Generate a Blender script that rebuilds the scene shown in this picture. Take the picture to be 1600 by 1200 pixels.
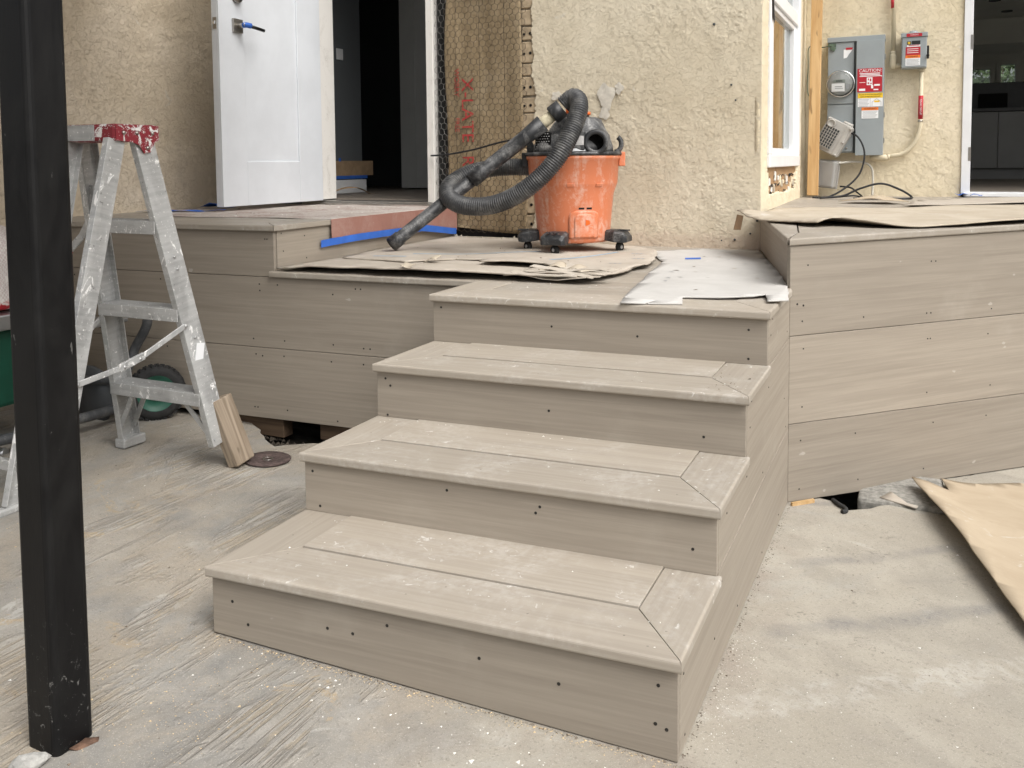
import bpy, bmesh, math, random
import numpy as np
from mathutils import Vector, Matrix
random.seed(7)
RNG = np.random.default_rng(11)
for o in list(bpy.data.objects): bpy.data.objects.remove(o)
SC = bpy.context.scene
COL = SC.collection
R = math.radians

# ------------------------------------------------------------------ camera
cam = bpy.data.cameras.new('camera')
camo = bpy.data.objects.new('camera', cam); COL.objects.link(camo)
def cam_matrix(loc, yaw, pitch, roll):
    cy, sy, cp, sp, cr, sr = math.cos(yaw), math.sin(yaw), math.cos(pitch), math.sin(pitch), math.cos(roll), math.sin(roll)
    f = Vector((-sy*cp, cy*cp, -sp)); r = Vector((cy, sy, 0)); u = r.cross(f)
    r2 = r*cr + u*sr; u2 = u*cr - r*sr
    M = Matrix((( r2.x, u2.x, -f.x, loc[0]), (r2.y, u2.y, -f.y, loc[1]), (r2.z, u2.z, -f.z, loc[2]), (0, 0, 0, 1)))
    return M
camo.matrix_world = cam_matrix((0.3655, -1.4423, 1.0365), 0.4385, 0.0625, -0.0090)
cam.sensor_width = 36.0
cam.lens = 1353.83/1600*36
cam.shift_x = (800-801.58)/1600
cam.shift_y = (338.05-600)/1600
cam.clip_start = 0.05; cam.clip_end = 400
SC.camera = camo
SC.render.resolution_x = 1024; SC.render.resolution_y = 768

# ------------------------------------------------------------------ light
W = bpy.data.worlds.new('World'); SC.world = W; W.use_nodes = True
nt = W.node_tree
SUN_EL, SUN_ROT = R(52), R(118)
sky = nt.nodes.new('ShaderNodeTexSky'); sky.sky_type = 'NISHITA'; sky.sun_disc = False
sky.sun_elevation = SUN_EL; sky.sun_rotation = SUN_ROT
sky.air_density = 1.0; sky.dust_density = 6.0; sky.ozone_density = 1.0
hs = nt.nodes.new('ShaderNodeHueSaturation'); hs.inputs['Saturation'].default_value = 0.22
nt.links.new(sky.outputs[0], hs.inputs['Color'])
bg = nt.nodes['Background']; bg.inputs['Strength'].default_value = 0.132
nt.links.new(hs.outputs[0], bg.inputs['Color'])
sl = bpy.data.lights.new('sun', 'SUN'); sl.energy = 1.6; sl.angle = R(48); sl.color = (1.0, 0.965, 0.915)
so = bpy.data.objects.new('sun', sl); COL.objects.link(so)
# sun_rotation is measured clockwise from +Y in the sky texture
sd = Vector((math.sin(SUN_ROT)*math.cos(SUN_EL), math.cos(SUN_ROT)*math.cos(SUN_EL), math.sin(SUN_EL)))
so.rotation_euler = sd.to_track_quat('Z', 'Y').to_euler(); so.location = sd*30
SC.view_settings.view_transform = 'Standard'; SC.view_settings.look = 'None'
SC.view_settings.exposure = 0.52; SC.view_settings.gamma = 1.0
SC.view_settings.use_curve_mapping = False

# ------------------------------------------------------------------ materials
def lin(c):
    return tuple(((v/12.92) if v <= 0.04045 else ((v+0.055)/1.055)**2.4) for v in c)
class NM:
    """small node-material helper"""
    def __init__(s, name, rough=0.6, metal=0.0, spec=0.4):
        s.m = bpy.data.materials.new(name); s.m.use_nodes = True
        s.t = s.m.node_tree; s.b = s.t.nodes['Principled BSDF']
        s.b.inputs['Roughness'].default_value = rough; s.b.inputs['Metallic'].default_value = metal
        s.b.inputs['Specular IOR Level'].default_value = spec
        s.tc = s.t.nodes.new('ShaderNodeTexCoord'); s._oi = None
    def n(s, typ, **kw):
        nd = s.t.nodes.new(typ)
        for k, v in kw.items(): setattr(nd, k, v)
        return nd
    def lk(s, a, b): s.t.links.new(a, b)
    def setin(s, sock, v):
        if hasattr(v, 'is_output'): s.lk(v, sock)
        else: sock.default_value = v
    def coord(s, scale=(1, 1, 1), rot=(0, 0, 0), rnd=False):
        mp = s.n('ShaderNodeMapping'); mp.inputs['Scale'].default_value = scale; mp.inputs['Rotation'].default_value = rot
        src = s.tc.outputs['Object']
        if rnd:
            if not s._oi: s._oi = s.n('ShaderNodeObjectInfo')
            mu = s.n('ShaderNodeMath', operation='MULTIPLY'); s.lk(s._oi.outputs['Random'], mu.inputs[0]); mu.inputs[1].default_value = 37.0
            ad = s.n('ShaderNodeVectorMath', operation='ADD'); s.lk(src, ad.inputs[0]); s.lk(mu.outputs[0], ad.inputs[1]); src = ad.outputs[0]
        s.lk(src, mp.inputs['Vector']); return mp.outputs[0]
    def noise(s, vec, scale=5, detail=4, rough=0.55, dist=0.0):
        nd = s.n('ShaderNodeTexNoise'); s.lk(vec, nd.inputs['Vector'])
        nd.inputs['Scale'].default_value = scale; nd.inputs['Detail'].default_value = detail
        nd.inputs['Roughness'].default_value = rough; nd.inputs['Distortion'].default_value = dist
        return nd.outputs['Fac']
    def voro(s, vec, scale=5, feature='F1'):
        nd = s.n('ShaderNodeTexVoronoi', feature=feature); s.lk(vec, nd.inputs['Vector']); nd.inputs['Scale'].default_value = scale
        return nd.outputs['Distance']
    def ramp(s, fac, a, b, lo=0.0, hi=1.0):
        nd = s.n('ShaderNodeMapRange', interpolation_type='SMOOTHSTEP'); s.lk(fac, nd.inputs['Value'])
        nd.inputs['From Min'].default_value = a; nd.inputs['From Max'].default_value = b
        nd.inputs['To Min'].default_value = lo; nd.inputs['To Max'].default_value = hi
        return nd.outputs['Result']
    def math(s, op, a, b=0.0):
        nd = s.n('ShaderNodeMath', operation=op); s.setin(nd.inputs[0], a); s.setin(nd.inputs[1], b); return nd.outputs[0]
    def mix(s, fac, a, b):
        nd = s.n('ShaderNodeMix', data_type='RGBA'); s.setin(nd.inputs[0], fac)
        for sock, v in ((nd.inputs[6], a), (nd.inputs[7], b)):
            if hasattr(v, 'is_output'): s.lk(v, sock)
            else: sock.default_value = (*v, 1.0)
        return nd.outputs[2]
    def color(s, v):
        if hasattr(v, 'is_output'): s.lk(v, s.b.inputs['Base Color'])
        else: s.b.inputs['Base Color'].default_value = (*v, 1.0)
    def bump(s, h, strength=0.3, dist=0.01):
        nd = s.n('ShaderNodeBump'); s.lk(h, nd.inputs['Height']); nd.inputs['Strength'].default_value = strength
        nd.inputs['Distance'].default_value = dist; s.lk(nd.outputs[0], s.b.inputs['Normal'])
    def xyz(s):
        nd = s.n('ShaderNodeSeparateXYZ'); s.lk(s.tc.outputs['Object'], nd.inputs[0]); return nd.outputs
    def rand(s):
        if not s._oi: s._oi = s.n('ShaderNodeObjectInfo')
        return s._oi.outputs['Random']

def m_plain(name, col, rough=0.6, metal=0.0, var=0.08, scale=8, bump=0.0, spec=0.4):
    k = NM(name, rough, metal, spec)
    f = k.noise(k.coord(), scale, 5, 0.6)
    k.color(k.mix(k.ramp(f, .3, .7), tuple(c*(1-var) for c in col), tuple(min(1, c*(1+var)) for c in col)))
    if bump: k.bump(k.noise(k.coord(), scale*12, 3), bump, 0.003)
    return k.m

def m_board(name, dust, tone=1.0):
    k = NM(name, 0.55, 0, 0.35)
    st = k.noise(k.coord((0.9, 22, 22), rnd=True), 1.5, 5, 0.58, 0.25)
    fine = k.noise(k.coord((2.6, 105, 105), rnd=True), 1.0, 5, 0.68)
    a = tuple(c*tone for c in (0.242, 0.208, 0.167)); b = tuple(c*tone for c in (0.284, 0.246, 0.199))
    s1 = k.ramp(st, .25, .75)
    c = k.mix(s1, a, b)
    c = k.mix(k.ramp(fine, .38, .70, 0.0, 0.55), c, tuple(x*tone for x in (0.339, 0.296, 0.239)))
    dk = k.ramp(k.noise(k.coord((1.8, 85, 85), rnd=True), 1.0, 4, 0.6), .61, .76, 0, .30)
    c = k.mix(dk, c, tuple(x*tone for x in (0.181, 0.153, 0.121)))
    rv = k.ramp(k.rand(), 0, 1, 0.91, 1.07)
    hv = k.n('ShaderNodeHueSaturation'); k.lk(c, hv.inputs['Color']); k.lk(rv, hv.inputs['Value']); hv.inputs['Saturation'].default_value = 0.95
    c = hv.outputs[0]
    if dust:
        d1 = k.noise(k.coord((1, 1, 1), rnd=True), 5.0, 7, 0.7, 0.6)
        d2 = k.noise(k.coord((1, 1, 1), rnd=True), 60, 3, 0.6)
        d = k.math('MULTIPLY', k.ramp(d1, .42, .72), k.ramp(d2, .25, .7))
        c = k.mix(dust*.35, c, (0.416, 0.393, 0.348)); c = k.mix(k.math('MULTIPLY', d, dust), c, (0.56, 0.535, 0.50))
        sp = k.noise(k.coord((1, 1, 1), rnd=True), 34, 3, 0.7, 1.0)
        c = k.mix(k.math('MULTIPLY', k.math('MULTIPLY', k.ramp(sp, .63, .69), k.ramp(d1, .48, .56)), dust*1.2), c, (0.74, 0.73, 0.70))
    else:
        sm = k.noise(k.coord((1, 1, 1), rnd=True), 3.5, 5, 0.6)
        c = k.mix(k.ramp(sm, .55, .78, 0, .22), c, (0.451, 0.415, 0.356))
        sc = k.noise(k.coord((8, 70, 12), rot=(0, .5, .3), rnd=True), 1.0, 3, 0.5)
        c = k.mix(k.ramp(sc, .735, .75, 0, .3), c, (0.6, 0.57, 0.52))
    k.color(c); k.bump(fine, 0.25, 0.0015)
    return k.m

def m_stucco(name, a, b, low=None, lowz=0.0, plate=1.0):
    k = NM(name, 0.95, 0, 0.15)
    big = k.noise(k.coord(), 2.2, 5, 0.6); mid = k.noise(k.coord(), 14, 5, 0.65); fine = k.noise(k.coord(), 220, 3, 0.7)
    c = k.mix(k.ramp(big, .3, .7), a, b)
    c = k.mix(k.ramp(mid, .45, .75, 0, .28), c, tuple(x*0.78 for x in a))
    if low:
        z = k.xyz()[2]
        zz = k.math('ADD', z, k.math('MULTIPLY', mid, 0.12))
        c = k.mix(k.ramp(zz, lowz, lowz+.06, .8, 0), c, low)
    st = k.noise(k.coord((7, 7, 1.2)), 1.0, 5, 0.6)
    c = k.mix(k.ramp(st, .55, .75, 0, .3), c, tuple(x*0.66 for x in a))
    c = k.mix(k.ramp(fine, .60, .75, 0, .22), c, tuple(x*0.55 for x in a))
    c = k.mix(k.ramp(k.noise(k.coord(), 11, 3, .5, .5), .71, .75, 0, .35), c, (0.62, 0.60, 0.55))
    k.color(c)
    p1 = k.ramp(k.noise(k.coord(), 24, 6, .60, 1.0), .490, .505); p2 = k.ramp(k.noise(k.coord((1, 1, 1.2)), 42, 5, .6, 1.2), .535, .550)
    pit = k.ramp(k.noise(k.coord(), 95, 3, .6), .64, .70)
    h = k.math('SUBTRACT', k.math('ADD', k.math('ADD', k.math('MULTIPLY', p1, .26*plate), k.math('MULTIPLY', p2, .20*plate)), k.math('MULTIPLY', fine, .30)), k.math('MULTIPLY', pit, .15))
    k.bump(h, 1.0, 0.0042)
    return k.m

def m_ground():
    k = NM('concrete_ground', 0.92, 0, 0.2)
    x, y, z = k.xyz()
    big = k.noise(k.coord(), 1.5, 6, 0.62, .4); mid = k.noise(k.coord(), 6, 6, 0.65, .6); fine = k.noise(k.coord(), 150, 3, 0.7)
    grain = k.noise(k.coord(), 420, 2, 0.7)
    # left: broom and trowel ridges running along y
    wob = k.coord((1, 1, 1))
    s1 = k.noise(k.coord((70, 3.4, 1)), 1.0, 4, 0.6, 0.9); s2 = k.noise(k.coord((150, 6, 1)), 1.0, 4, 0.6, 0.3)
    stripes = k.math('ADD', k.math('MULTIPLY', k.ramp(s1, .42, .58), 0.75), k.math('MULTIPLY', s2, 0.35))
    smask = k.ramp(k.noise(k.coord((1.5, .8, 1)), 2.4, 6, .66, .9), .49, .57)
    cl = k.mix(k.ramp(mid, .3, .7), (0.255, 0.246, 0.228), (0.335, 0.322, 0.295))
    cl = k.mix(k.ramp(k.noise(k.coord((20, 3, 1)), 1.0, 5, .65, .6), .45, .7, 0, .5), cl, (0.38, 0.36, 0.325))
    cl = k.mix(k.ramp(big, .50, .64, 0, .5), cl, (0.37, 0.325, 0.265))
    sandm = k.ramp(k.noise(k.coord((1.2, .8, 1)), 3.1, 5, .65, .8), .48, .58)
    trough = k.mix(k.math('MULTIPLY', sandm, k.ramp(fine, .25, .6, .4, 1)), (0.255, 0.232, 0.200), (0.45, 0.37, 0.255))
    ridge = k.mix(k.ramp(k.noise(k.coord(), 9, 4, .6), .35, .65), (0.37, 0.345, 0.305), (0.47, 0.445, 0.40))
    cs = k.mix(k.ramp(stripes, .38, .62), trough, ridge)
    cl = k.mix(k.math('MULTIPLY', smask, .62), cl, cs)
    cl = k.mix(k.ramp(k.noise(k.coord(), 7, 6, .7, .5), .42, .62, 0, .35), cl, (0.40, 0.365, 0.305))
    sand = k.math('MULTIPLY', k.ramp(k.noise(k.coord(), 3.6, 6, .7, .9), .60, .65), k.ramp(fine, .3, .6))
    cl = k.mix(k.math('MULTIPLY', sand, .75), cl, (0.46, 0.35, 0.21))
    gy = k.ramp(k.noise(k.coord((1, .8, 1)), 2.7, 6, .66, .5), .56, .66, 0, .45)
    cl = k.mix(gy, cl, (0.235, 0.232, 0.222))
    pw = k.math('MULTIPLY', k.ramp(k.noise(k.coord((3, 1, 1)), 2.6, 6, .7, .7), .61, .69), k.ramp(mid, .4, .6))
    cl = k.mix(k.math('MULTIPLY', pw, .75), cl, (0.532, 0.517, 0.479))
    hv = k.n('ShaderNodeHueSaturation'); k.lk(cl, hv.inputs['Color']); k.lk(k.ramp(k.noise(k.coord(), 1.9, 6, .68, .5), .32, .66, .72, .97), hv.inputs['Value']); cl = hv.outputs[0]
    # right: worn smooth concrete
    cr = k.mix(k.ramp(big, .32, .66), (0.304, 0.277, 0.228), (0.380, 0.353, 0.300))
    cr = k.mix(k.ramp(mid, .42, .70, 0, .75), cr, (0.274, 0.251, 0.213))
    cr = k.mix(k.ramp(k.noise(k.coord(), 2.4, 6, .7, .9), .60, .68, 0, .5), cr, (0.471, 0.456, 0.422))
    cr = k.mix(k.math('MULTIPLY', k.ramp(k.noise(k.coord(), 70, 3, .7, .6), .56, .64), k.ramp(k.noise(k.coord(), 5, 5, .7, .8), .50, .62, 0, .75)), cr, (0.167, 0.152, 0.129))
    # sprayed dark lines, parallel to the angled deck
    dx, dy = 0.77, 0.64
    t = k.math('ADD', k.math('MULTIPLY', x, dx), k.math('MULTIPLY', y, dy))
    w = k.math('ADD', k.math('MULTIPLY', x, -dy), k.math('MULTIPLY', y, dx))
    wn = k.math('ADD', w, k.math('MULTIPLY', k.math('SUBTRACT', k.noise(k.coord(), 4, 3), .5), .09))
    brk = k.math('MULTIPLY', k.ramp(k.noise(k.coord((1, 1, 1)), 3.3, 3, .6), .34, .52), k.ramp(k.noise(k.coord(), 45, 4, .7), .25, .6, .45, 1))
    for off, wd, t0, t1, st in ((.365, .048, .36, 1.15, .40), (.675, .040, .62, 1.15, .34), (.53, .022, .85, 1.1, .16), (1.06, .03, .9, 1.3, .4)):
        d = k.math('ABSOLUTE', k.math('SUBTRACT', wn, off))
        mk = k.ramp(d, wd*.15, wd, 1, 0)
        mk = k.math('MULTIPLY', k.math('MULTIPLY', mk, brk), k.math('MULTIPLY', k.ramp(t, t0, t0+.08), k.ramp(t, t1, t1+.15, 1, 0)))
        cr = k.mix(k.math('MULTIPLY', mk, st*1.25), cr, (0.122, 0.125, 0.137))
    # pale efflorescence seam further forward
    d = k.math('ABSOLUTE', k.math('SUBTRACT', k.math('ADD', wn, k.math('MULTIPLY', k.math('SUBTRACT', mid, .5), .12)), .13))
    cr = k.mix(k.math('MULTIPLY', k.ramp(d, .03, .055, 1, 0), k.ramp(k.noise(k.coord(), 16, 6, .72, .6), .40, .62, 0, .34)), cr, (0.517, 0.505, 0.471))
    xm = k.math('ADD', k.math('ADD', x, k.math('MULTIPLY', y, -.25)), k.math('MULTIPLY', k.math('SUBTRACT', big, .5), .8))
    cl = k.mix(k.ramp(k.noise(k.coord((1, .7, 1)), 2.1, 7, .72, .6), .44, .60, 0, .5), cl, (0.335, 0.285, 0.22))
    cl = k.mix(k.ramp(k.noise(k.coord((1.4, .6, 1)), 3.9, 7, .74, .7), .57, .66, 0, .5), cl, (0.185, 0.17, 0.148))
    cr = k.mix(k.ramp(k.noise(k.coord((1, 1, 1)), 3.0, 7, .72, .5), .45, .62, 0, .55), cr, (0.275, 0.255, 0.215))
    cr = k.mix(k.ramp(k.noise(k.coord((1, 1, 1)), 1.7, 6, .7, .8), .50, .62, 0, .5), cr, (0.33, 0.325, 0.295))
    cr = k.mix(k.math('MULTIPLY', k.ramp(x, .0, .16, 1, 0), k.ramp(k.noise(k.coord(), 4.5, 5, .65), .40, .62, 0, .55)), cr, (0.25, 0.21, 0.175))
    c = k.mix(k.ramp(xm, -.62, -.18), cl, cr)
    c = k.mix(k.ramp(fine, .54, .70, 0, .6), c, (0.182, 0.167, 0.144))
    c = k.mix(k.ramp(grain, .56, .70, 0, .55), c, (0.502, 0.471, 0.418))
    k.color(c)
    lm = k.ramp(xm, -.62, -.18, 1, 0)
    h = k.math('ADD', k.math('MULTIPLY', k.math('MULTIPLY', stripes, smask), k.math('MULTIPLY', lm, .45)), k.math('ADD', k.math('MULTIPLY', fine, .16), k.math('MULTIPLY', mid, .25)))
    k.bump(h, 0.8, 0.010)
    return k.m

def m_wood(name, a, b, sc=1.0, knots=True, rough=.7):
    k = NM(name, rough, 0, .3)
    v = k.coord((sc*2, sc*34, sc*34), rnd=True)
    g = k.noise(v, 1.0, 5, .6, .8)
    c = k.mix(k.ramp(g, .3, .7), a, b)
    if knots:
        kn = k.noise(k.coord((sc*5, sc*14, sc*14), rnd=True), 1.0, 2, .5, 1.2)
        c = k.mix(k.ramp(kn, .66, .76, 0, .7), c, tuple(x*.4 for x in a))
    k.color(c); k.bump(g, .25, .003); return k.m

def m_metal_paint(name):
    k = NM(name, .5, .5, .4)
    base = k.mix(k.ramp(k.noise(k.coord((3, 3, 30)), 2, 4, .6), .3, .7), (0.36, 0.365, 0.365), (0.52, 0.525, 0.52))
    sp = k.ramp(k.noise(k.coord((1, 1, .5), rnd=True), 30, 6, .70, 1.2), .60, .65)
    sp2 = k.ramp(k.noise(k.coord(rnd=True), 120, 4, .6, .8), .64, .68)
    pm = k.math('MAXIMUM', k.math('MULTIPLY', sp, .9), sp2)
    film = k.ramp(k.noise(k.coord((1, 1, .25), rnd=True), 14, 6, .7, .5), .30, .70, .1, .6)
    pm2 = k.math('MAXIMUM', pm, film)
    c = k.mix(film, base, (0.50, 0.50, 0.485)); c = k.mix(pm, c, (0.84, 0.83, 0.81))
    dt = k.ramp(k.noise(k.coord(rnd=True), 40, 4, .7), .64, .70, 0, .7); c = k.mix(dt, c, (0.16, 0.155, 0.15))
    k.color(c); k.lk(k.ramp(pm2, 0, 1, .55, 0.0), k.b.inputs['Metallic']); k.lk(k.ramp(pm2, 0, 1, .38, .7), k.b.inputs['Roughness'])
    k.bump(pm, .5, .002); return k.m

def m_red_paint(name):
    k = NM(name, .55, 0, .4)
    sp = k.ramp(k.noise(k.coord(), 30, 6, .7, .9), .53, .58); sp2 = k.ramp(k.noise(k.coord((1, 1, 2)), 70, 4, .6, .9), .62, .66)
    pm = k.math('MAXIMUM', sp, sp2)
    k.color(k.mix(pm, (0.22, 0.020, 0.030), (0.74, 0.72, 0.70))); k.bump(pm, .5, .002); return k.m

def m_dusty(name, col, dustcol, amt=.8, rough=.5, thr=.5, scale=9, stretch=(1, 1, .6), film=0.0):
    k = NM(name, rough, 0, .4)
    n1 = k.noise(k.coord(stretch), scale, 7, .7, .8); n2 = k.noise(k.coord(), scale*9, 4, .65)
    d = k.math('MULTIPLY', k.ramp(n1, thr-.12, thr+.16), k.ramp(n2, .25, .62))
    sp = k.ramp(k.noise(k.coord(), scale*5, 4, .65, 1.2), .66, .70)
    f = k.math('MULTIPLY', k.math('MAXIMUM', d, sp), amt)
    f = k.math('MAXIMUM', f, film); k.color(k.mix(f, col, dustcol)); k.lk(k.ramp(f, 0, 1, rough, .9), k.b.inputs['Roughness']); k.bump(n2, .08, .002); return k.m

def m_card(name, a, b, stain=(0.25, 0.2, 0.14), mark=None):
    k = NM(name, .9, 0, .15)
    n = k.noise(k.coord(), 5, 6, .65, .5); f = k.noise(k.coord((14, 160, 60)), 1, 3, .6)
    c = k.mix(k.ramp(n, .3, .7), a, b)
    c = k.mix(k.ramp(f, .5, .8, 0, .25), c, tuple(x*.75 for x in a))
    c = k.mix(k.ramp(k.noise(k.coord(), 13, 6, .7, .7), .63, .72, 0, .45), c, stain)
    c = k.mix(k.ramp(k.noise(k.coord(), 9, 5, .7, .9), .60, .70, 0, .5), c, (0.55, 0.53, 0.49))
    k.color(c); k.bump(k.noise(k.coord(), 28, 4, .6), .15, .0025); return k.m

def m_paper_wrap():
    k = NM('kraft_building_paper', .85, 0, .2)
    x, y, z = k.xyz()
    n = k.noise(k.coord((6, 6, 1.1)), 1.5, 6, .62, .5); f = k.noise(k.coord(), 26, 5, .6)
    c = k.mix(k.ramp(n, .3, .7), (0.26, 0.195, 0.115), (0.36, 0.28, 0.175))
    c = k.mix(k.ramp(k.noise(k.coord(), 5, 5, .6), .5, .7, 0, .4), c, (0.42, 0.35, 0.245))
    c = k.mix(k.ramp(k.noise(k.coord(), 70, 4, .6), .68, .72, 0, .6), c, (0.55, 0.5, 0.42))
    k.color(c); k.bump(k.math('ADD', k.math('MULTIPLY', n, .5), f), .5, .02); return k.m

def m_post():
    k = NM('black_gloss_paint', .42, 0, .20)
    n = k.noise(k.coord((1, 1, .35)), 9, 6, .68, .6)
    c = k.mix(k.ramp(n, .35, .75), (0.004, 0.004, 0.0045), (0.012, 0.0118, 0.0115))
    sc = k.ramp(k.noise(k.coord((3, 3, .8)), 16, 5, .65, 1.5), .70, .72, 0, .25)
    spk = k.ramp(k.noise(k.coord(), 110, 3, .6), .755, .78, 0, .6)
    z = k.xyz()[2]
    edge = k.math('MULTIPLY', k.ramp(z, .0, .30, 1, 0), k.ramp(k.noise(k.coord((1, 1, .8)), 75, 6, .75, .8), .60, .66, 0, .55))
    f = k.math('MAXIMUM', k.math('MAXIMUM', sc, spk), edge)
    k.color(k.mix(f, c, (0.32, 0.315, 0.30))); k.lk(k.ramp(n, .3, .7, .35, .6), k.b.inputs['Roughness'])
    k.bump(n, .12, .006); return k.m

M = {}
M['board'] = m_board('composite_board', 0)
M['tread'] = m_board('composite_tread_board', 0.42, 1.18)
M['decktop'] = m_board('composite_deck_board', 0.42, 1.04)
M['ground'] = m_ground()
M['soil'] = m_plain('dark_soil', (0.055, 0.045, 0.035), .98, 0, .5, 20, .6)
M['stucco_a'] = m_stucco('stucco_tan', (0.61, 0.535, 0.40), (0.71, 0.64, 0.50), (0.60, 0.505, 0.40), .12)
M['stucco_fine'] = m_stucco('stucco_tan_fine', (0.60, 0.505, 0.375), (0.70, 0.605, 0.475), (0.60, 0.485, 0.38), .20, 1.6)
M['stucco_m'] = m_stucco('stucco_cream', (0.70, 0.61, 0.435), (0.79, 0.70, 0.53))
M['plaster'] = m_plain('old_plaster', (0.42, 0.375, 0.30), .95, 0, .3, 30, .6)
M['white_paint'] = m_plain('white_paint', (0.74, 0.75, 0.76), .45, 0, .04, 6)
M['door_paint'] = m_plain('door_primer', (0.63, 0.655, 0.685), .42, 0, .04, 5)
M['vinyl'] = m_plain('white_vinyl', (0.82, 0.83, 0.84), .3, 0, .03, 6)
M['trim_dirty'] = m_dusty('dirty_white_trim', (0.72, 0.70, 0.66), (0.36, 0.33, 0.28), .5, .6, .6, 12)
M['paper'] = m_paper_wrap()
M['felt'] = m_plain('black_felt_paper', (0.012, 0.012, 0.012), .8, 0, .5, 30)
M['wire'] = m_plain('galvanised_wire', (0.30, 0.29, 0.27), .5, .7, .2, 40)
M['wire_rust'] = m_plain('rusty_wire', (0.055, 0.042, 0.030), .7, .3, .3, 40)
M['red_ink'] = NM('red_ink', .8).m; M['red_ink'].node_tree.nodes['Principled BSDF'].inputs['Base Color'].default_value = (0.32, 0.035, 0.035, 1)
k = NM('faded_red_ink', .85)
nn = k.noise(k.coord(), 45, 5, .7, .8); k.color(k.mix(k.ramp(nn, .34, .48), (0.25, 0.17, 0.10), (0.36, 0.040, 0.036))); M['red_faded'] = k.m
M['lath'] = m_plain('pale_gypsum_lath', (0.42, 0.33, 0.22), .9, 0, .25, 25, .4)
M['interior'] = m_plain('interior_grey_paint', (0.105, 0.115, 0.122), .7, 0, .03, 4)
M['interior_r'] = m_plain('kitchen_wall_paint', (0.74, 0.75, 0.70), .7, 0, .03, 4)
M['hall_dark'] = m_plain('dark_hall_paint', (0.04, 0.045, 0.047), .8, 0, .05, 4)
M['slider'] = m_plain('grey_door_paint', (0.60, 0.61, 0.59), .6, 0, .03, 4)
M['ifloor'] = m_wood('grey_wood_floor', (0.13, 0.11, 0.09), (0.20, 0.175, 0.15), .5, False, .5)
M['cabinet'] = m_plain('grey_cabinet', (0.22, 0.22, 0.217), .3, 0, .04, 4)
M['counter'] = m_plain('dark_counter', (0.045, 0.045, 0.045), .3, 0, .1, 20)
M['black'] = m_plain('black_plastic', (0.012, 0.012, 0.012), .35, 0, .2, 20)
M['black_matte'] = m_plain('black_hole', (0.003, 0.003, 0.003), .9, 0, .1, 20)
M['screw'] = m_plain('dark_screw', (0.03, 0.028, 0.025), .5, .4, .2, 20)
M['steel'] = m_plain('brushed_steel', (0.42, 0.40, 0.37), .3, .95, .1, 30)
M['tape'] = m_plain('blue_masking_tape', (0.035, 0.13, 0.50), .65, 0, .12, 14, .15)
M['tape_pale'] = m_plain('dusty_blue_line', (0.30, 0.40, 0.48), .8, 0, .2, 14)
M['rosin'] = m_dusty('red_rosin_paper', (0.29, 0.145, 0.115), (0.42, 0.32, 0.28), .35, .8, .55, 7)
M['rosin_top'] = m_dusty('dusty_rosin_paper', (0.30, 0.225, 0.195), (0.50, 0.475, 0.44), .95, .9, .44, 7, (1, 1, 1))
M['card'] = m_card('corrugated_cardboard', (0.375, 0.33, 0.275), (0.46, 0.415, 0.355))
M['card_tan'] = m_card('fresh_cardboard', (0.37, 0.30, 0.215), (0.43, 0.355, 0.26))
M['card_dusty'] = m_card('dusty_cardboard', (0.39, 0.335, 0.26), (0.47, 0.415, 0.335))
M['card_white'] = m_card('white_cardboard', (0.44, 0.428, 0.405), (0.50, 0.488, 0.465), (0.5, 0.48, 0.44))
M['card_brown'] = m_plain('brown_cardboard', (0.34, 0.235, 0.14), .9, 0, .15, 20)
M['orange'] = m_dusty('orange_plastic', (0.60, 0.150, 0.045), (0.70, 0.50, 0.41), .70, .42, .50, 6, (2.2, 2.2, .7), .13)
M['orange_clean'] = m_plain('orange_plastic_clean', (0.70, 0.13, 0.02), .4, 0, .05, 8)
M['vac_dark'] = m_dusty('dusty_black_plastic', (0.022, 0.023, 0.025), (0.36, 0.355, 0.345), .50, .42, .56, 15)
M['vac_head'] = m_dusty('dusty_grey_plastic', (0.040, 0.041, 0.043), (0.46, 0.455, 0.44), .75, .5, .50, 12)
k = NM('ribbed_hose', .5, 0, .4)
nn = k.noise(k.coord(), 14, 5, .6); k.color(k.mix(k.ramp(nn, .45, .7), (0.040, 0.041, 0.043), (0.15, 0.148, 0.142))); M['hose'] = k.m
M['foam'] = m_plain('cream_foam_tape', (0.62, 0.56, 0.40), .8, 0, .2, 40)
M['label_grey'] = m_plain('grey_label', (0.50, 0.49, 0.48), .5, 0, .1, 60)
M['ladder'] = m_metal_paint('paint_spattered_aluminium')
M['ladder_red'] = m_red_paint('spattered_red_paint')
M['panel_grey'] = m_plain('grey_enamel', (0.285, 0.315, 0.325), .38, 0, .05, 5)
M['panel_dark'] = m_plain('dark_grey_gap', (0.07, 0.08, 0.08), .6, 0, .1, 5)
M['conduit'] = m_plain('cream_painted_conduit', (0.60, 0.53, 0.385), .55, 0, .06, 9)
M['box_grey'] = m_plain('grey_weatherproof_plastic', (0.40, 0.385, 0.355), .55, 0, .08, 20)
M['box_smooth'] = m_plain('grey_metal_box', (0.33, 0.325, 0.31), .4, .1, .06, 9)
M['lab_red'] = m_plain('red_label', (0.42, 0.018, 0.03), .45, 0, .04, 9)
M['lab_white'] = m_plain('white_label', (0.78, 0.79, 0.80), .5, 0, .03, 9)
M['lab_yellow'] = m_plain('yellow_label', (0.78, 0.52, 0.03), .5, 0, .04, 9)
M['lab_orange'] = m_plain('orange_label', (0.80, 0.20, 0.03), .5, 0, .04, 9)
M['lab_text'] = m_plain('black_print', (0.02, 0.02, 0.02), .6, 0, .1, 9)
M['lab_graytext'] = m_plain('grey_print', (0.30, 0.31, 0.32), .6, 0, .1, 9)
M['chrome'] = m_plain('meter_ring_steel', (0.62, 0.62, 0.60), .22, 1.0, .05, 9)
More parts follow.
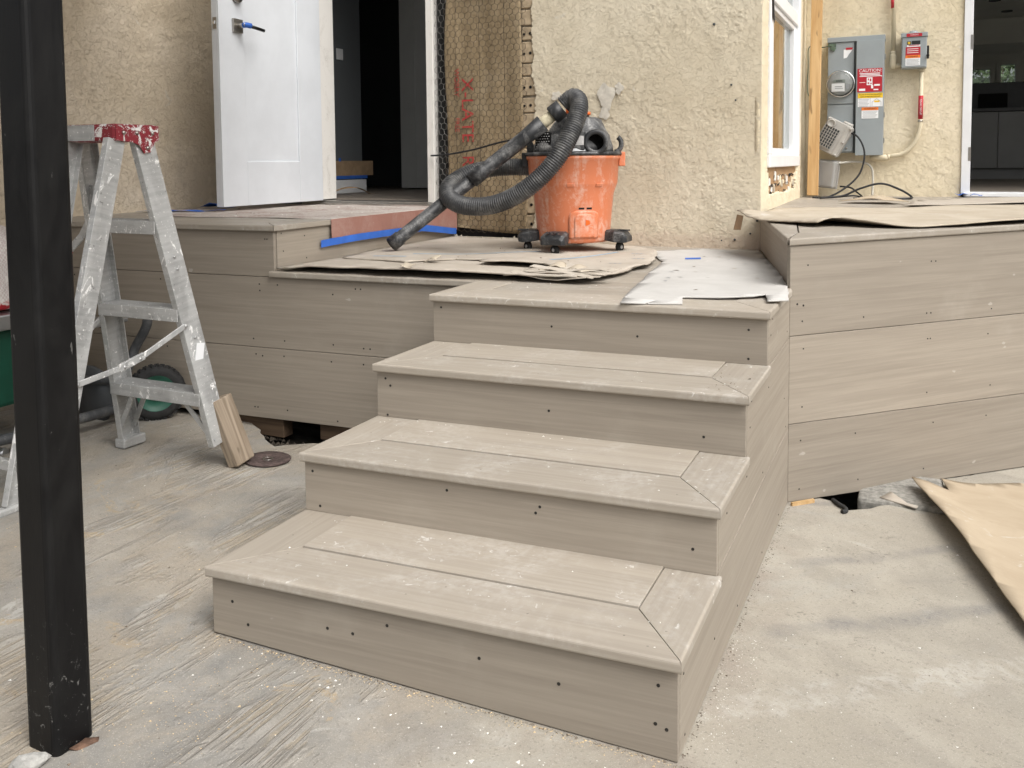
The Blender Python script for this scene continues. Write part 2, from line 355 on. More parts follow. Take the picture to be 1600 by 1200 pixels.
M['meterface'] = m_plain('meter_face', (0.26, 0.27, 0.265), .4, 0, .06, 30)
M['lcd'] = m_plain('meter_display', (0.20, 0.225, 0.20), .3, 0, .1, 30)
M['stud'] = m_wood('pine_stud', (0.46, 0.27, 0.11), (0.62, 0.42, 0.21), 1.0)
M['block'] = m_wood('weathered_wood_block', (0.20, 0.155, 0.11), (0.36, 0.295, 0.225), 1.3)
M['block_cut'] = m_wood('cut_pine', (0.40, 0.25, 0.11), (0.52, 0.36, 0.19), 1.3)
M['plywood'] = m_wood('rough_sheathing', (0.33, 0.20, 0.10), (0.46, 0.30, 0.17), 1.2)
M['bearer'] = m_wood('dark_bearer', (0.085, 0.055, 0.035), (0.14, 0.095, 0.06), 1.0)
M['filler'] = m_plain('patching_compound', (0.62, 0.58, 0.50), .9, 0, .12, 40, .4)
M['cable'] = m_plain('black_cable', (0.010, 0.010, 0.011), .45, 0, .2, 30)
M['cable_w'] = m_plain('grey_cable', (0.50, 0.48, 0.42), .6, 0, .1, 30)
M['green_wire'] = m_plain('green_ground_wire', (0.09, 0.13, 0.09), .6, 0, .2, 30)
M['post'] = m_post()
M['tyre'] = m_plain('rubber_tyre', (0.022, 0.022, 0.022), .8, 0, .25, 40, .3)
M['green'] = m_plain('green_enamel', (0.008, 0.065, 0.040), .4, 0, .12, 9)
M['green_hub'] = m_plain('green_wheel_hub', (0.022, 0.095, 0.065), .45, 0, .15, 18)
M['tube_grey'] = m_dusty('grey_tube_steel', (0.055, 0.058, 0.062), (0.25, 0.245, 0.235), .5, .45, .55, 12)
M['alu'] = m_plain('cast_aluminium_table', (0.50, 0.51, 0.52), .35, .9, .12, 9)
M['plate_grey'] = m_plain('grey_steel_guard', (0.085, 0.09, 0.095), .45, .2, .12, 9)
k = NM('white_woven_bag', .8)
wv = k.n('ShaderNodeTexChecker'); k.lk(k.coord((170, 170, 120)), wv.inputs['Vector']); wv.inputs['Scale'].default_value = 1
wc = k.mix(k.math('MULTIPLY', wv.outputs['Fac'], .5), (0.66, 0.63, 0.60), (0.46, 0.33, 0.33))
z = k.xyz()[2]
wc = k.mix(k.ramp(k.math('ADD', z, k.math('MULTIPLY', k.noise(k.coord(), 8, 3), .1)), .60, .62, 1, 0), wc, (0.52, 0.03, 0.04))
k.color(k.mix(k.ramp(k.noise(k.coord(), 14, 5, .6), .55, .62), wc, (0.74, 0.72, 0.68))); k.bump(k.noise(k.coord(), 25, 4), .6, .02); M['bag'] = k.m
M['stone'] = m_plain('pale_stone', (0.33, 0.325, 0.305), .9, 0, .25, 45, .5)
M['rust'] = m_plain('rusty_flake', (0.13, 0.075, 0.05), .85, .1, .4, 40, .4)
M['disc'] = m_plain('abrasive_disc', (0.085, 0.06, 0.055), .85, 0, .4, 90, .4)
M['chip'] = m_plain('plaster_chip', (0.76, 0.74, 0.69), .9, 0, .1, 60)
M['chip_d'] = m_plain('dirt_crumb', (0.16, 0.13, 0.10), .95, 0, .3, 60)
M['chip_t'] = m_plain('sawdust', (0.60, 0.46, 0.28), .95, 0, .2, 60)
M['block_con'] = m_plain('concrete_block', (0.26, 0.25, 0.225), .95, 0, .3, 60, .7)
M['roof'] = m_plain('patio_cover_paint', (0.30, 0.29, 0.27), .8, 0, .05, 4)
M['leaf'] = m_plain('leaf', (0.055, 0.09, 0.03), .6, 0, .4, 3)
M['bark'] = m_plain('bark', (0.10, 0.075, 0.05), .9, 0, .3, 20)
k = NM('window_glass', .02, 0, .5); k.b.inputs['Transmission Weight'].default_value = 1.0; k.b.inputs['IOR'].default_value = 1.45
k.color((0.80, 0.86, 0.84)); M['glass'] = k.m
k = NM('meter_glass', .03, 0, .5); k.b.inputs['Transmission Weight'].default_value = 1.0; k.b.inputs['IOR'].default_value = 1.25; k.color((0.95, 0.96, 0.95)); M['mglass'] = k.m

# ------------------------------------------------------------------ mesh helpers
WM = {}
def place(o, mw, parent):
    o.matrix_basis = mw; WM[o] = mw.copy()
    if parent is not None:
        o.parent = parent; o.matrix_parent_inverse = WM[parent].inverted()
def tag(o, label=None, cat=None, group=None, kind=None):
    if label: o['label'] = label
    if cat: o['category'] = cat
    if group: o['group'] = group
    if kind: o['kind'] = kind
    return o
def thing(name, loc, label, cat, group=None):
    o = bpy.data.objects.new(name, None); COL.objects.link(o); o.empty_display_size = .1
    place(o, Matrix.Translation(loc), None); return tag(o, label, cat, group)

class MB:
    def __init__(s): s.v = []; s.f = []; s.sm = []
    def add(s, vs, fs, smooth=False):
        b = len(s.v); s.v += [tuple(v) for v in vs]
        for f in fs: s.f.append(tuple(i+b for i in f)); s.sm.append(smooth)
        return s
    def box(s, c, d, Mx=None):
        x, y, z = d[0]/2, d[1]/2, d[2]/2
        P = [Vector(p) for p in ((-x,-y,-z),(x,-y,-z),(x,y,-z),(-x,y,-z),(-x,-y,z),(x,-y,z),(x,y,z),(-x,y,z))]
        if Mx is not None: P = [Mx @ p for p in P]
        P = [p + Vector(c) for p in P]
        return s.add(P, [(3,2,1,0),(4,5,6,7),(0,1,5,4),(1,2,6,5),(2,3,7,6),(3,0,4,7)])
    def bx(s, a, b):
        return s.box([(a[i]+b[i])/2 for i in range(3)], [abs(b[i]-a[i]) for i in range(3)])
    def prism(s, poly, z0, z1):
        """plan polygon; z0/z1 numbers or functions of (x, y)"""
        n = len(poly)
        ar = sum(poly[i][0]*poly[(i+1) % n][1]-poly[(i+1) % n][0]*poly[i][1] for i in range(n))
        if ar < 0: poly = poly[::-1]
        g0 = z0 if callable(z0) else (lambda x, y: z0); g1 = z1 if callable(z1) else (lambda x, y: z1)
        V = [(x, y, g0(x, y)) for x, y in poly] + [(x, y, g1(x, y)) for x, y in poly]
        return s.add(V, [tuple(range(n))[::-1], tuple(range(n, 2*n))] + [(i, (i+1) % n, n+(i+1) % n, n+i) for i in range(n)])
    def extrude(s, prof, p0, p1, xa, smooth=False, scale1=1.0):
        """closed profile (u,v) swept from p0 to p1; u along xa"""
        p0, p1 = Vector(p0), Vector(p1); d = (p1-p0).normalized(); xa = Vector(xa); xa = (xa - d*xa.dot(d)).normalized(); ya = d.cross(xa)
        n = len(prof)
        V = [p0 + xa*u + ya*v for u, v in prof] + [p1 + (xa*u + ya*v)*scale1 for u, v in prof]
        s.add(V, [tuple(range(n))[::-1], tuple(range(n, 2*n))]); b = len(s.v)-2*n
        for i in range(n): s.f.append((b+i, b+(i+1) % n, b+n+(i+1) % n, b+n+i)); s.sm.append(smooth)
        return s
    def bar(s, p0, p1, w, h, xa):
        return s.extrude([(-w/2,-h/2),(w/2,-h/2),(w/2,h/2),(-w/2,h/2)], p0, p1, xa)
    def tube(s, path, r, n=12, caps=True, smooth=True):
        P = [Vector(p) for p in path]; m = len(P)
        rad = r if callable(r) else (lambda i, t: r)
        T = [(P[min(i+1, m-1)]-P[max(i-1, 0)]).normalized() for i in range(m)]
        up = Vector((0, 0, 1)) if abs(T[0].z) < .9 else Vector((1, 0, 0))
        u = (up - T[0]*up.dot(T[0])).normalized(); V = []
        for i in range(m):
            u = (u - T[i]*u.dot(T[i])).normalized(); w = T[i].cross(u); rr = rad(i, i/(m-1))
            for j in range(n):
                a = 2*math.pi*j/n; V.append(P[i] + (u*math.cos(a) + w*math.sin(a))*rr)
        F = [(i*n+j, i*n+(j+1) % n, (i+1)*n+(j+1) % n, (i+1)*n+j) for i in range(m-1) for j in range(n)]
        s.add(V, F, smooth)
        if caps:
            b = len(s.v)-len(V)
            s.f.append(tuple(b+j for j in range(n))[::-1]); s.sm.append(False)
            s.f.append(tuple(b+(m-1)*n+j for j in range(n))); s.sm.append(False)
        return s
    def lathe(s, prof, n=32, Mx=None, smooth=True, sx=1, sy=1, caps=True):
        """profile of (radius, height) about local z"""
        Mx = Mx or Matrix.Identity(4); V = []
        for r, z in prof:
            for j in range(n):
                a = 2*math.pi*j/n; V.append(Mx @ Vector((r*math.cos(a)*sx, r*math.sin(a)*sy, z)))
        m = len(prof)
        F = [(i*n+j, i*n+(j+1) % n, (i+1)*n+(j+1) % n, (i+1)*n+j) for i in range(m-1) for j in range(n)]
        s.add(V, F, smooth); b = len(s.v)-len(V)
        if caps and prof[0][0] > 1e-6: s.f.append(tuple(b+j for j in range(n))[::-1]); s.sm.append(False)
        if caps and prof[-1][0] > 1e-6: s.f.append(tuple(b+(m-1)*n+j for j in range(n))); s.sm.append(False)
        return s
    def loft(s, rings, smooth=True, caps=True):
        n = len(rings[0]); m = len(rings); V = [p for r in rings for p in r]
        s.add(V, [(i*n+j, i*n+(j+1) % n, (i+1)*n+(j+1) % n, (i+1)*n+j) for i in range(m-1) for j in range(n)], smooth); b = len(s.v)-len(V)
        if caps:
            s.f.append(tuple(b+j for j in range(n))[::-1]); s.sm.append(False); s.f.append(tuple(b+(m-1)*n+j for j in range(n))); s.sm.append(False)
        return s
    def obj(s, name, mat, parent=None, frame=None, bevel=0, seg=2, solid=0, sub=0, weld=False):
        """vertices are given in world space; frame = world matrix of the object"""
        fr = frame or (WM[parent].copy() if parent is not None else Matrix.Identity(4)); inv = fr.inverted()
        me = bpy.data.meshes.new(name); me.from_pydata([tuple(inv @ Vector(v)) for v in s.v], [], s.f)
        me.polygons.foreach_set('use_smooth', s.sm); me.materials.append(M[mat] if isinstance(mat, str) else mat); me.update()
        bm = bmesh.new(); bm.from_mesh(me)
        if weld: bmesh.ops.remove_doubles(bm, verts=bm.verts, dist=1e-5)
        bmesh.ops.recalc_face_normals(bm, faces=bm.faces); bm.to_mesh(me); bm.free()
        o = bpy.data.objects.new(name, me); COL.objects.link(o); place(o, fr, parent)
        if solid:
            md = o.modifiers.new('solid', 'SOLIDIFY'); md.thickness = abs(solid); md.offset = -1 if solid > 0 else 1
        if bevel:
            md = o.modifiers.new('bevel', 'BEVEL'); md.width = bevel; md.segments = seg; md.limit_method = 'ANGLE'; md.angle_limit = R(38)
        if sub:
            md = o.modifiers.new('sub', 'SUBSURF'); md.levels = sub; md.render_levels = sub
        return o
def frame(loc, xa, za=(0, 0, 1)):
    xa = Vector(xa).normalized(); za = Vector(za); za = (za - xa*za.dot(xa)).normalized(); ya = za.cross(xa)
    m = Matrix.Identity(4)
    for i in range(3): m[i][0], m[i][1], m[i][2], m[i][3] = xa[i], ya[i], za[i], loc[i]
    return m
def catmull(pts, n=8):
    P = [Vector(p) for p in pts]; P = [P[0]*2-P[1]] + P + [P[-1]*2-P[-2]]; out = []
    for i in range(1, len(P)-2):
        a, b, c, d = P[i-1], P[i], P[i+1], P[i+2]
        for j in range(n):
            t = j/n; out.append(.5*((2*b)+(c-a)*t+(2*a-5*b+4*c-d)*t*t+(3*b-a-3*c+d)*t**3))
    out.append(P[-2]); return out
def resample(path, step):
    P = [Vector(p) for p in path]; out = [P[0]]; acc = 0
    for i in range(1, len(P)):
        a, b = P[i-1], P[i]; L = (b-a).length
        while acc + L >= step:
            t = (step-acc)/L; a = a.lerp(b, t); out.append(a.copy()); L = (b-a).length; acc = 0
        acc += L
    return out
def plan_board(name, poly, z0, z1, ang, mat, parent, bevel=.003, rnd=None):
    cx = sum(p[0] for p in poly)/len(poly); cy = sum(p[1] for p in poly)/len(poly)
    zz = z1(cx, cy) if callable(z1) else z1
    fr = frame((cx, cy, zz), (math.cos(ang), math.sin(ang), 0))
    if rnd is None: return MB().prism(poly, z0, z1).obj(name, mat, parent, fr, bevel)
    o = MB().prism(poly, z0, z1).obj(name, mat, parent, fr); me = o.data
    at = me.attributes.new('bevel_weight_edge', 'FLOAT', 'EDGE')
    A, B = Vector(poly[rnd]), Vector(poly[(rnd+1) % len(poly)])
    W2 = [(fr @ v.co).xy for v in me.vertices]
    for e_ in me.edges:
        p, q_ = W2[e_.vertices[0]], W2[e_.vertices[1]]
        hit = ((p-A).length < 1e-4 and (q_-B).length < 1e-4) or ((p-B).length < 1e-4 and (q_-A).length < 1e-4)
        at.data[e_.index].value = 1.0 if hit else .18
    md = o.modifiers.new('bevel', 'BEVEL'); md.width = .0055; md.segments = 3; md.limit_method = 'WEIGHT'
    return o
def face_board(name, p0, p1, z0a, z1a, z0b, z1b, th, nrm, mat, parent, bevel=.0015):
    """vertical board between plan points; outer face on p0-p1, thickness th inwards (against nrm)"""
    p0, p1 = Vector((*p0, 0)), Vector((*p1, 0)); n = Vector((*nrm, 0)).normalized()*th
    V = [p0+Vector((0,0,z0a)), p1+Vector((0,0,z0b)), p1+Vector((0,0,z1b)), p0+Vector((0,0,z1a))]
    V += [v-n for v in V]
    m = MB().add(V, [(0,1,2,3),(7,6,5,4),(1,0,4,5),(2,1,5,6),(3,2,6,7),(0,3,7,4)])
    return m.obj(name, mat, parent, frame(sum((v for v in V), Vector())/8, (p1-p0)), bevel)
# numpy noise
def pn(x, y, seed=0):
    xi = np.floor(x).astype(int); yi = np.floor(y).astype(int); xf = x-xi; yf = y-yi
    rs = np.random.RandomState(seed); perm = rs.permutation(256); perm = np.concatenate([perm, perm]); ang = rs.rand(256)*2*np.pi
    gx, gy = np.cos(ang), np.sin(ang)
    def g(ix, iy, dx, dy):
        h = perm[(perm[ix & 255] + iy) & 255]; return gx[h]*dx + gy[h]*dy
    u = xf*xf*xf*(xf*(xf*6-15)+10); v = yf*yf*yf*(yf*(yf*6-15)+10)
    a = g(xi, yi, xf, yf); b = g(xi+1, yi, xf-1, yf); c = g(xi, yi+1, xf, yf-1); d = g(xi+1, yi+1, xf-1, yf-1)
    return (a*(1-u)+b*u)*(1-v) + (c*(1-u)+d*u)*v
def sstep(a, b, x):
    t = np.clip((x-a)/(b-a), 0, 1); return t*t*(3-2*t)
def stucco_h(u, v, amp, s=1.0, seed=3):
    wu = u + .02*pn(u*11*s, v*11*s, seed+1); wv = v + .02*pn(u*11*s+5, v*11*s, seed+2)
    n1 = pn(wu*11*s, wv*11*s, seed) + .6*pn(wu*27*s, wv*27*s, seed+3) + .4*pn(wu*60*s, wv*60*s, seed+7) + .22*pn(wu*120*s, wv*120*s, seed+9)
    n2 = pn(wu*15*s+9, wv*13*s, seed+4) + .6*pn(wu*36*s, wv*36*s, seed+5) + .35*pn(wu*90*s, wv*90*s, seed+10)
    m1 = .3+.7*sstep(-.15, .25, pn(u*3.1, v*3.1, seed+11)); m2 = .2+.8*sstep(-.1, .3, pn(u*2.3+4, v*2.7, seed+12))
    h = sstep(-.02, .012, n1)*.55*m1 + sstep(.08, .11, n2)*.6*m2 + .9*pn(u*3, v*3, seed+6) + .08*pn(u*150, v*150, seed+8)
    return h*amp
def stucco_wall(name, org, uax, nrm, u0, u1, v0, v1, res, amp, mat, parent, hole=None, s=1.0, seed=3, solid=.02, fade=None):
    nu = int((u1-u0)/res); nv = int((v1-v0)/res)
    U, V = np.meshgrid(np.linspace(u0, u1, nu+1), np.linspace(v0, v1, nv+1))
    Hh = stucco_h(U, V, amp, s, seed)
    if fade is not None: Hh = Hh*sstep(.002, .075, np.abs(U-fade))
    org, uax, nrm = np.array(org), np.array(uax), np.array(nrm)
    P = org + U[..., None]*uax + V[..., None]*np.array((0, 0, 1.)) + Hh[..., None]*nrm
    idx = np.arange((nu+1)*(nv+1)).reshape(nv+1, nu+1)
    q = np.stack([idx[:-1, :-1], idx[:-1, 1:], idx[1:, 1:], idx[1:, :-1]], -1).reshape(-1, 4)
    if hole is not None:
        uc = (U[:-1, :-1]+U[1:, 1:]).ravel()/2; vc = (V[:-1, :-1]+V[1:, 1:]).ravel()/2
        q = q[~hole(uc, vc)]
    used = np.unique(q); mp = np.full(idx.size, -1); mp[used] = np.arange(len(used)); q = mp[q]; Pv = P.reshape(-1, 3)[used]
    me = bpy.data.meshes.new(name)
    cr = np.cross(uax, (0, 0, 1.))
    if cr @ nrm < 0: q = q[:, ::-1]
    me.from_pydata(Pv.tolist(), [], q.tolist()); me.polygons.foreach_set('use_smooth', [True]*len(q)); me.materials.append(M[mat]); me.update()
    o = bpy.data.objects.new(name, me); COL.objects.link(o); fr = WM[parent]
    me.transform(fr.inverted()); place(o, fr.copy(), parent)
    if solid:
        md = o.modifiers.new('solid', 'SOLIDIFY'); md.thickness = solid; md.offset = -1
    return o
def jag(poly, step, amp, seed=0, skip=()):
    rs = random.Random(seed); out = []
    for i in range(len(poly)):
        a, b = Vector(poly[i][:2]), Vector(poly[(i+1) % len(poly)][:2]); L = (b-a).length; n = max(1, int(L/step)); nrm = Vector((-(b-a).y, (b-a).x)).normalized()
        w = 0
        for j in range(n):
            t = j/n; w = .6*w + rs.uniform(-amp, amp)
            e = 0 if (j == 0 or i in skip) else w
            p = a.lerp(b, t) + nrm*e; out.append((p.x, p.y))
    return out
def sheet(name, poly, zf, mat, parent=None, th=.004, grid=.05, smooth=True):
    """thin sheet cut to a plan polygon and draped by zf(x, y)"""
    bm = bmesh.new(); vs = [bm.verts.new((x, y, 0)) for x, y in poly]; bm.faces.new(vs)
    xs = [p[0] for p in poly]; ys = [p[1] for p in poly]
    for ax, lo, hi in ((0, min(xs), max(xs)), (1, min(ys), max(ys))):
        c = lo + grid
        while c < hi:
            co = [0, 0, 0]; no = [0, 0, 0]; co[ax] = c; no[ax] = 1
            bmesh.ops.bisect_plane(bm, geom=bm.verts[:]+bm.edges[:]+bm.faces[:], plane_co=co, plane_no=no, dist=1e-6); c += grid
    bmesh.ops.triangulate(bm, faces=[f for f in bm.faces if len(f.verts) > 4])
    bmesh.ops.recalc_face_normals(bm, faces=bm.faces)
    if sum(f.normal.z for f in bm.faces) < 0: bmesh.ops.reverse_faces(bm, faces=bm.faces)
    cx, cy = sum(xs)/len(xs), sum(ys)/len(ys); cz = zf(cx, cy)
    for v in bm.verts: v.co.z = zf(v.co.x, v.co.y)-cz; v.co.x -= cx; v.co.y -= cy
    me = bpy.data.meshes.new(name); bm.to_mesh(me); bm.free(); me.polygons.foreach_set('use_smooth', [smooth]*len(me.polygons)); me.materials.append(M[mat])
    o = bpy.data.objects.new(name, me); COL.objects.link(o); place(o, Matrix.Translation((cx, cy, cz)), parent)
    if th:
        md = o.modifiers.new('solid', 'SOLIDIFY'); md.thickness = th; md.offset = -1
    return o
def text(name, s, size, loc, xa, ya, mat, parent, ext=.0004, align='CENTER', sx=1.0):
    cu = bpy.data.curves.new(name, 'FONT'); cu.body = s; cu.size = size; cu.extrude = ext; cu.align_x = align; cu.align_y = 'CENTER'; cu.resolution_u = 3
    t = bpy.data.objects.new(name, cu); COL.objects.link(t)
    dg = bpy.context.evaluated_depsgraph_get(); me = bpy.data.meshes.new_from_object(t.evaluated_get(dg))
    bpy.data.objects.remove(t); bpy.data.curves.remove(cu); me.name = name
    me.materials.clear(); me.materials.append(M[mat])
    xa, ya = Vector(xa), Vector(ya); za = xa.cross(ya); fr = Matrix.Identity(4)
    for i in range(3): fr[i][0], fr[i][1], fr[i][2], fr[i][3] = xa[i]*sx, ya[i], za[i], loc[i]
    me.transform(Matrix.Diagonal((sx, 1, 1, 1)))
    for i in range(3): fr[i][0] = xa[i]
    o = bpy.data.objects.new(name, me); COL.objects.link(o); place(o, fr, parent); return o

# ------------------------------------------------------------------ measured layout (metres; house axes)
TH = 0.0642; UX = (math.cos(TH), math.sin(TH))
SW, SO, SOR, SOL, TK = 1.0127, 0.0168, 0.0094, 0.0040, 0.0238
BY = [0.0, 0.3196, 0.6427, 0.9601]; BF = 1.2775
HZ = [0.1729, 0.3233, 0.4763, 0.6280]; ZL = 0.804
def S(a, b): return (a*UX[0], a*UX[1]+b)
def gz(x, y): return -0.02307 - 0.03598*x - 0.03313*y
def zR(x, y): return 0.787 + 0.0085*(y-1.4)
YW, XL, XC, YM = 2.60, -3.19, -0.285, 4.25
FN = (math.sin(TH), -math.cos(TH))          # outward normal of stair fronts
C0 = Vector((0.0, 1.407)); DR = Vector((0.66, 0.7513)).normalized(); NR = Vector((DR.y, -DR.x))
RL = (Vector((-.288, 2.6))-C0)               # left edge of the angled deck

# ------------------------------------------------------------------ ground
back = [(-6.0, 1.35), (-2.75, 1.16), (-2.45, 1.17), (-2.25, 1.20), (-2.06, 1.20), (-1.93, 1.13), (-1.84, 1.05), (-1.75, 1.00), (-1.70, 1.06), (-1.66, 1.10), (-1.60, 1.13), (-1.5, 1.16), (-1.35, 1.17), (-0.4, 1.20), (-.05, 1.36),
        (0.005, 1.43), (.09, 1.505), (.13, 1.50), (.150, 1.46), (.175, 1.435), (.215, 1.47), (.30, 1.565), (.35, 1.665), (.375, 1.83), (.45, 1.93), (.60, 2.10), (2.4, 4.3), (8, 4.3)]
bk = []
for i in range(len(back)-1):
    a, b = Vector(back[i]), Vector(back[i+1]); n = max(1, int((b-a).length/.035)) if -2.6 < a.x < .5 else 1
    for j in range(n):
        p = a.lerp(b, j/n); e = .008 if n > 1 and j else 0
        bk.append((p.x+random.uniform(-e, e), p.y+random.uniform(-e, e)))
bk.append(back[-1])
gpoly = [(8, -9), *[(x, y) for x, y in bk[::-1]], (-6, -9)]
g = MB().prism(gpoly, lambda x, y: gz(x, y)-.07, gz).obj('ground', 'ground'); tag(g, kind='structure')
so_ = MB().prism([(-9, -10), (9, -10), (9, 12), (-9, 12)], -1.0, lambda x, y: gz(0, 0)*0-.30).obj('soil', 'soil'); tag(so_, kind='structure')
nn = 60
sv = []; sf = []
for j in range(nn+1):
    for i in range(nn+1):
        x = -3.2+4.6*i/nn; y = .9+1.8*j/nn
        sv.append((x, y, gz(x, y)-.055-.02*random.random()+.03*math.sin(x*9)*math.cos(y*7)*.5-.05*max(0, min(1, (y-1.25)*3))))
for j in range(nn):
    for i in range(nn): sf.append((j*(nn+1)+i, j*(nn+1)+i+1, (j+1)*(nn+1)+i+1, (j+1)*(nn+1)+i))
# rough earth under the deck edge, kept below the slab
tag(MB().add(sv, sf, True).obj('earth', 'soil'), kind='structure')

# ------------------------------------------------------------------ stairs
SCREWS = {}
def screw(parent, p, n, r=.0030):
    SCREWS.setdefault(parent, MB())
    n = Vector(n).normalized(); fr = frame(Vector(p), n.orthogonal(), n)
    SCREWS[parent].lathe([(r, -.002), (r, .0006), (r*.55, .0009), (0.0001, .0002)], 8, fr, False)
stairs = thing('staircase', (-.5, .5, 0), 'four step staircase of grey brown composite boards with picture frame treads', 'stairs')
WF, WR, WLB, G = .153, .120, .133, .0007
def treads(k, back_l, back_r, back_i, parent, infill=True):
    z = HZ[k]; f = BY[k]-SO; aL, aR = -SW-SOL, SOR
    plan_board('tread_front_board', [S(aL, f), S(aR, f), S(aR-WR-G, f+WF-G), S(aL+WLB+G, f+WF-G)], z-TK, z, TH, 'tread', parent, .0026, 0)
    plan_board('tread_side_board', [S(aR, f+2*G), S(aR, back_r), S(aR-WR+G, back_r), S(aR-WR+G, f+WF+G)], z-TK, z, math.pi/2, 'tread', parent, .0026, 0)
    plan_board('tread_side_board', [S(aL, f+2*G), S(aL, back_l), S(aL+WLB-G, back_l), S(aL+WLB-G, f+WF+G)], z-TK, z, math.pi/2, 'tread', parent, .0026, 0)
    if infill:
        plan_board('tread_inner_board', [S(aL+WLB+2*G, f+WF+.0028), S(aR-WR-2*G, f+WF+.0028), S(aR-WR-2*G, back_i), S(aL+WLB+2*G, back_i)], z-TK, z+.0030, TH, 'tread', parent, .0012)
    for a, b in ((-.93, .05), (-.89, .115), (-.55, .045), (-.5, .10), (-.1, .05), (-.06, .03), (-.05, .09), (-.95, .20), (-.04, .22), (-.15, .19), (-.15, .27), (-.85, .20), (-.83, .27), (-.3, .06)):
        p = S(a+random.uniform(-.01, .01), f+b); screw(parent, (*p, z-.0008), (0, 0, 1), .0026)
for k in range(3): treads(k, BY[k+1]+.005, BY[k+1]+.005, BY[k+1]+.005, stairs)
for k in range(4):
    zb = [(gz(*S(-SW, 0))+.004, gz(0, 0)+.002), (HZ[0], HZ[0]), (HZ[1], HZ[1]), (HZ[2], HZ[2])][k]; zt = HZ[k]-TK
    face_board('riser_board', S(-SW, BY[k]), S(0, BY[k]), zb[0], zt-.0005, zb[1], zt-.0005, .016, FN, 'board', stairs)
    sets = {0: [(-.96, .6), (-.92, .26), (-.72, .5), (-.66, .5), (-.38, .55), (-.22, .43), (-.035, .72), (-.04, .17), (-.02, .12), (-.58, .75)],
            1: [(-.99, .8), (-.4, .62), (-.39, .74), (-.62, .8), (-.05, .4), (-.97, .12)], 2: [(-.985, .85), (-.97, .7), (-.5, .5), (-.98, .05), (-.10, .3)], 3: [(-.985, .85), (-.62, .55), (-.36, .45), (-.05, .75), (-.05, .12)]}[k]
    for a, t in sets:
        z = zb[0]+(zt-zb[0])*t; p = S(a, BY[k]); screw(stairs, (p[0], p[1], z), (*FN, 0), .0034)
def side_poly(name, pts, x, th, parent):
    V = [(x, y, z) for y, z in pts] + [(x-th, y, z) for y, z in pts]; n = len(pts)
    m = MB().add(V, [tuple(range(n)), tuple(range(n, 2*n))[::-1]] + [(i, (i+1) % n, n+(i+1) % n, n+i) for i in range(n)])
    return m.obj(name, 'board', parent, frame((x, .7, pts[0][1]), (0, 1, 0)), .0012)
t_ = TK+.0006; e = .0165
for x, th in ((-.0003, .016), (-SW*UX[0]+.0163, .016)):
    dy = 0 if x > -.1 else -SW*UX[1]
    side_poly('side_board', [(e+dy, gz(x, 0)+.003), (1.404, gz(x, 1.4)+.003), (1.404, .1765), (BY[1]+e+dy, .1765), (BY[1]+e+dy, HZ[0]-t_), (e+dy, HZ[0]-t_)], x, th, stairs)
    side_poly('side_board', [(BY[1]+e+dy, .1785), (1.404, .1785), (1.404, .466), (BY[3]+e+dy, .466), (BY[3]+e+dy, HZ[2]-t_), (BY[2]+e+dy, HZ[2]-t_), (BY[2]+e+dy, HZ[1]-t_), (BY[1]+e+dy, HZ[1]-t_)], x, th, stairs)
    side_poly('side_board', [(BY[3]+e+dy, .468), (1.404, .468), (1.404, HZ[3]-t_), (BY[3]+e+dy, HZ[3]-t_)], x, th, stairs)
for y, z in ((.04, .12), (.05, -.0), (.3, .05), (.37, .14), (.42, .27), (.66, .27), (.70, .38), (.72, .44), (.99, .41), (1.02, .55), (1.05, .59), (.55, .0), (.9, -.02), (1.2, -.03), (.9, .2), (1.3, .3), (1.35, .5), (1.34, .2)):
    screw(stairs, (-.0003, y, z), (1, 0, 0), .0026)

# ------------------------------------------------------------------ landing at the head of the stairs
land = thing('landing_deck', (-1.0, 1.6, 0), 'mid level composite landing at the stair head between two raised decks', 'deck')
XA = -1.866
def rx(y): return XC*0 + (C0 + RL*max(0.0, (y-C0.y)/RL.y)).x if y > C0.y else 0.0
aL4, aR4, f4 = -SW-SOL, SOR, BY[3]-SO
plan_board('edge_board', [S(aL4, f4), S(aR4, f4), S(aR4-WR-G, f4+WF-G), S(aL4+WLB+G, f4+WF-G)], HZ[3]-TK, HZ[3], TH, 'tread', land, .0026, 0)
plan_board('edge_board', [S(aR4, f4+2*G), S(aR4, 1.385), S(aR4-WR+G, 1.75), S(aR4-WR+G, f4+WF+G)], HZ[3]-TK, HZ[3], math.pi/2, 'tread', land, .0026, 0)
plan_board('edge_board', [S(aL4, f4+2*G), S(aL4, BF-SO-.0015), S(aL4+WLB-G, BF-SO-.0015), S(aL4+WLB-G, f4+WF+G)], HZ[3]-TK, HZ[3], math.pi/2, 'tread', land, .0026, 0)
plan_board('edge_board', [S(XA-.016, BF-SO), S(aL4+WLB-G, BF-SO), S(aL4+WLB-G, BF-SO+.135), S(XA-.016, BF-SO+.135)], HZ[3]-TK, HZ[3], TH, 'decktop', land, .0026, 0)
b = f4+WF+2*G; i = 0
while b < 2.72:
    b1 = b+.138
    l = aL4+WLB+2*G if b1 < BF+.14 else XA
    def ar(bb):
        a = aR4-WR-2*G
        for _ in range(6): a = min(aR4-WR-2*G, rx(a*UX[1]+bb)-.006) if a*UX[1]+bb > 1.7 else aR4-WR-2*G
        return a
    plan_board('deck_board', [S(l, b), S(ar(b), b), S(ar(b1), b1), S(l, b1)], HZ[3]-TK, HZ[3]-.001, TH, 'decktop', land, .002)
    b = b1+.004; i += 1
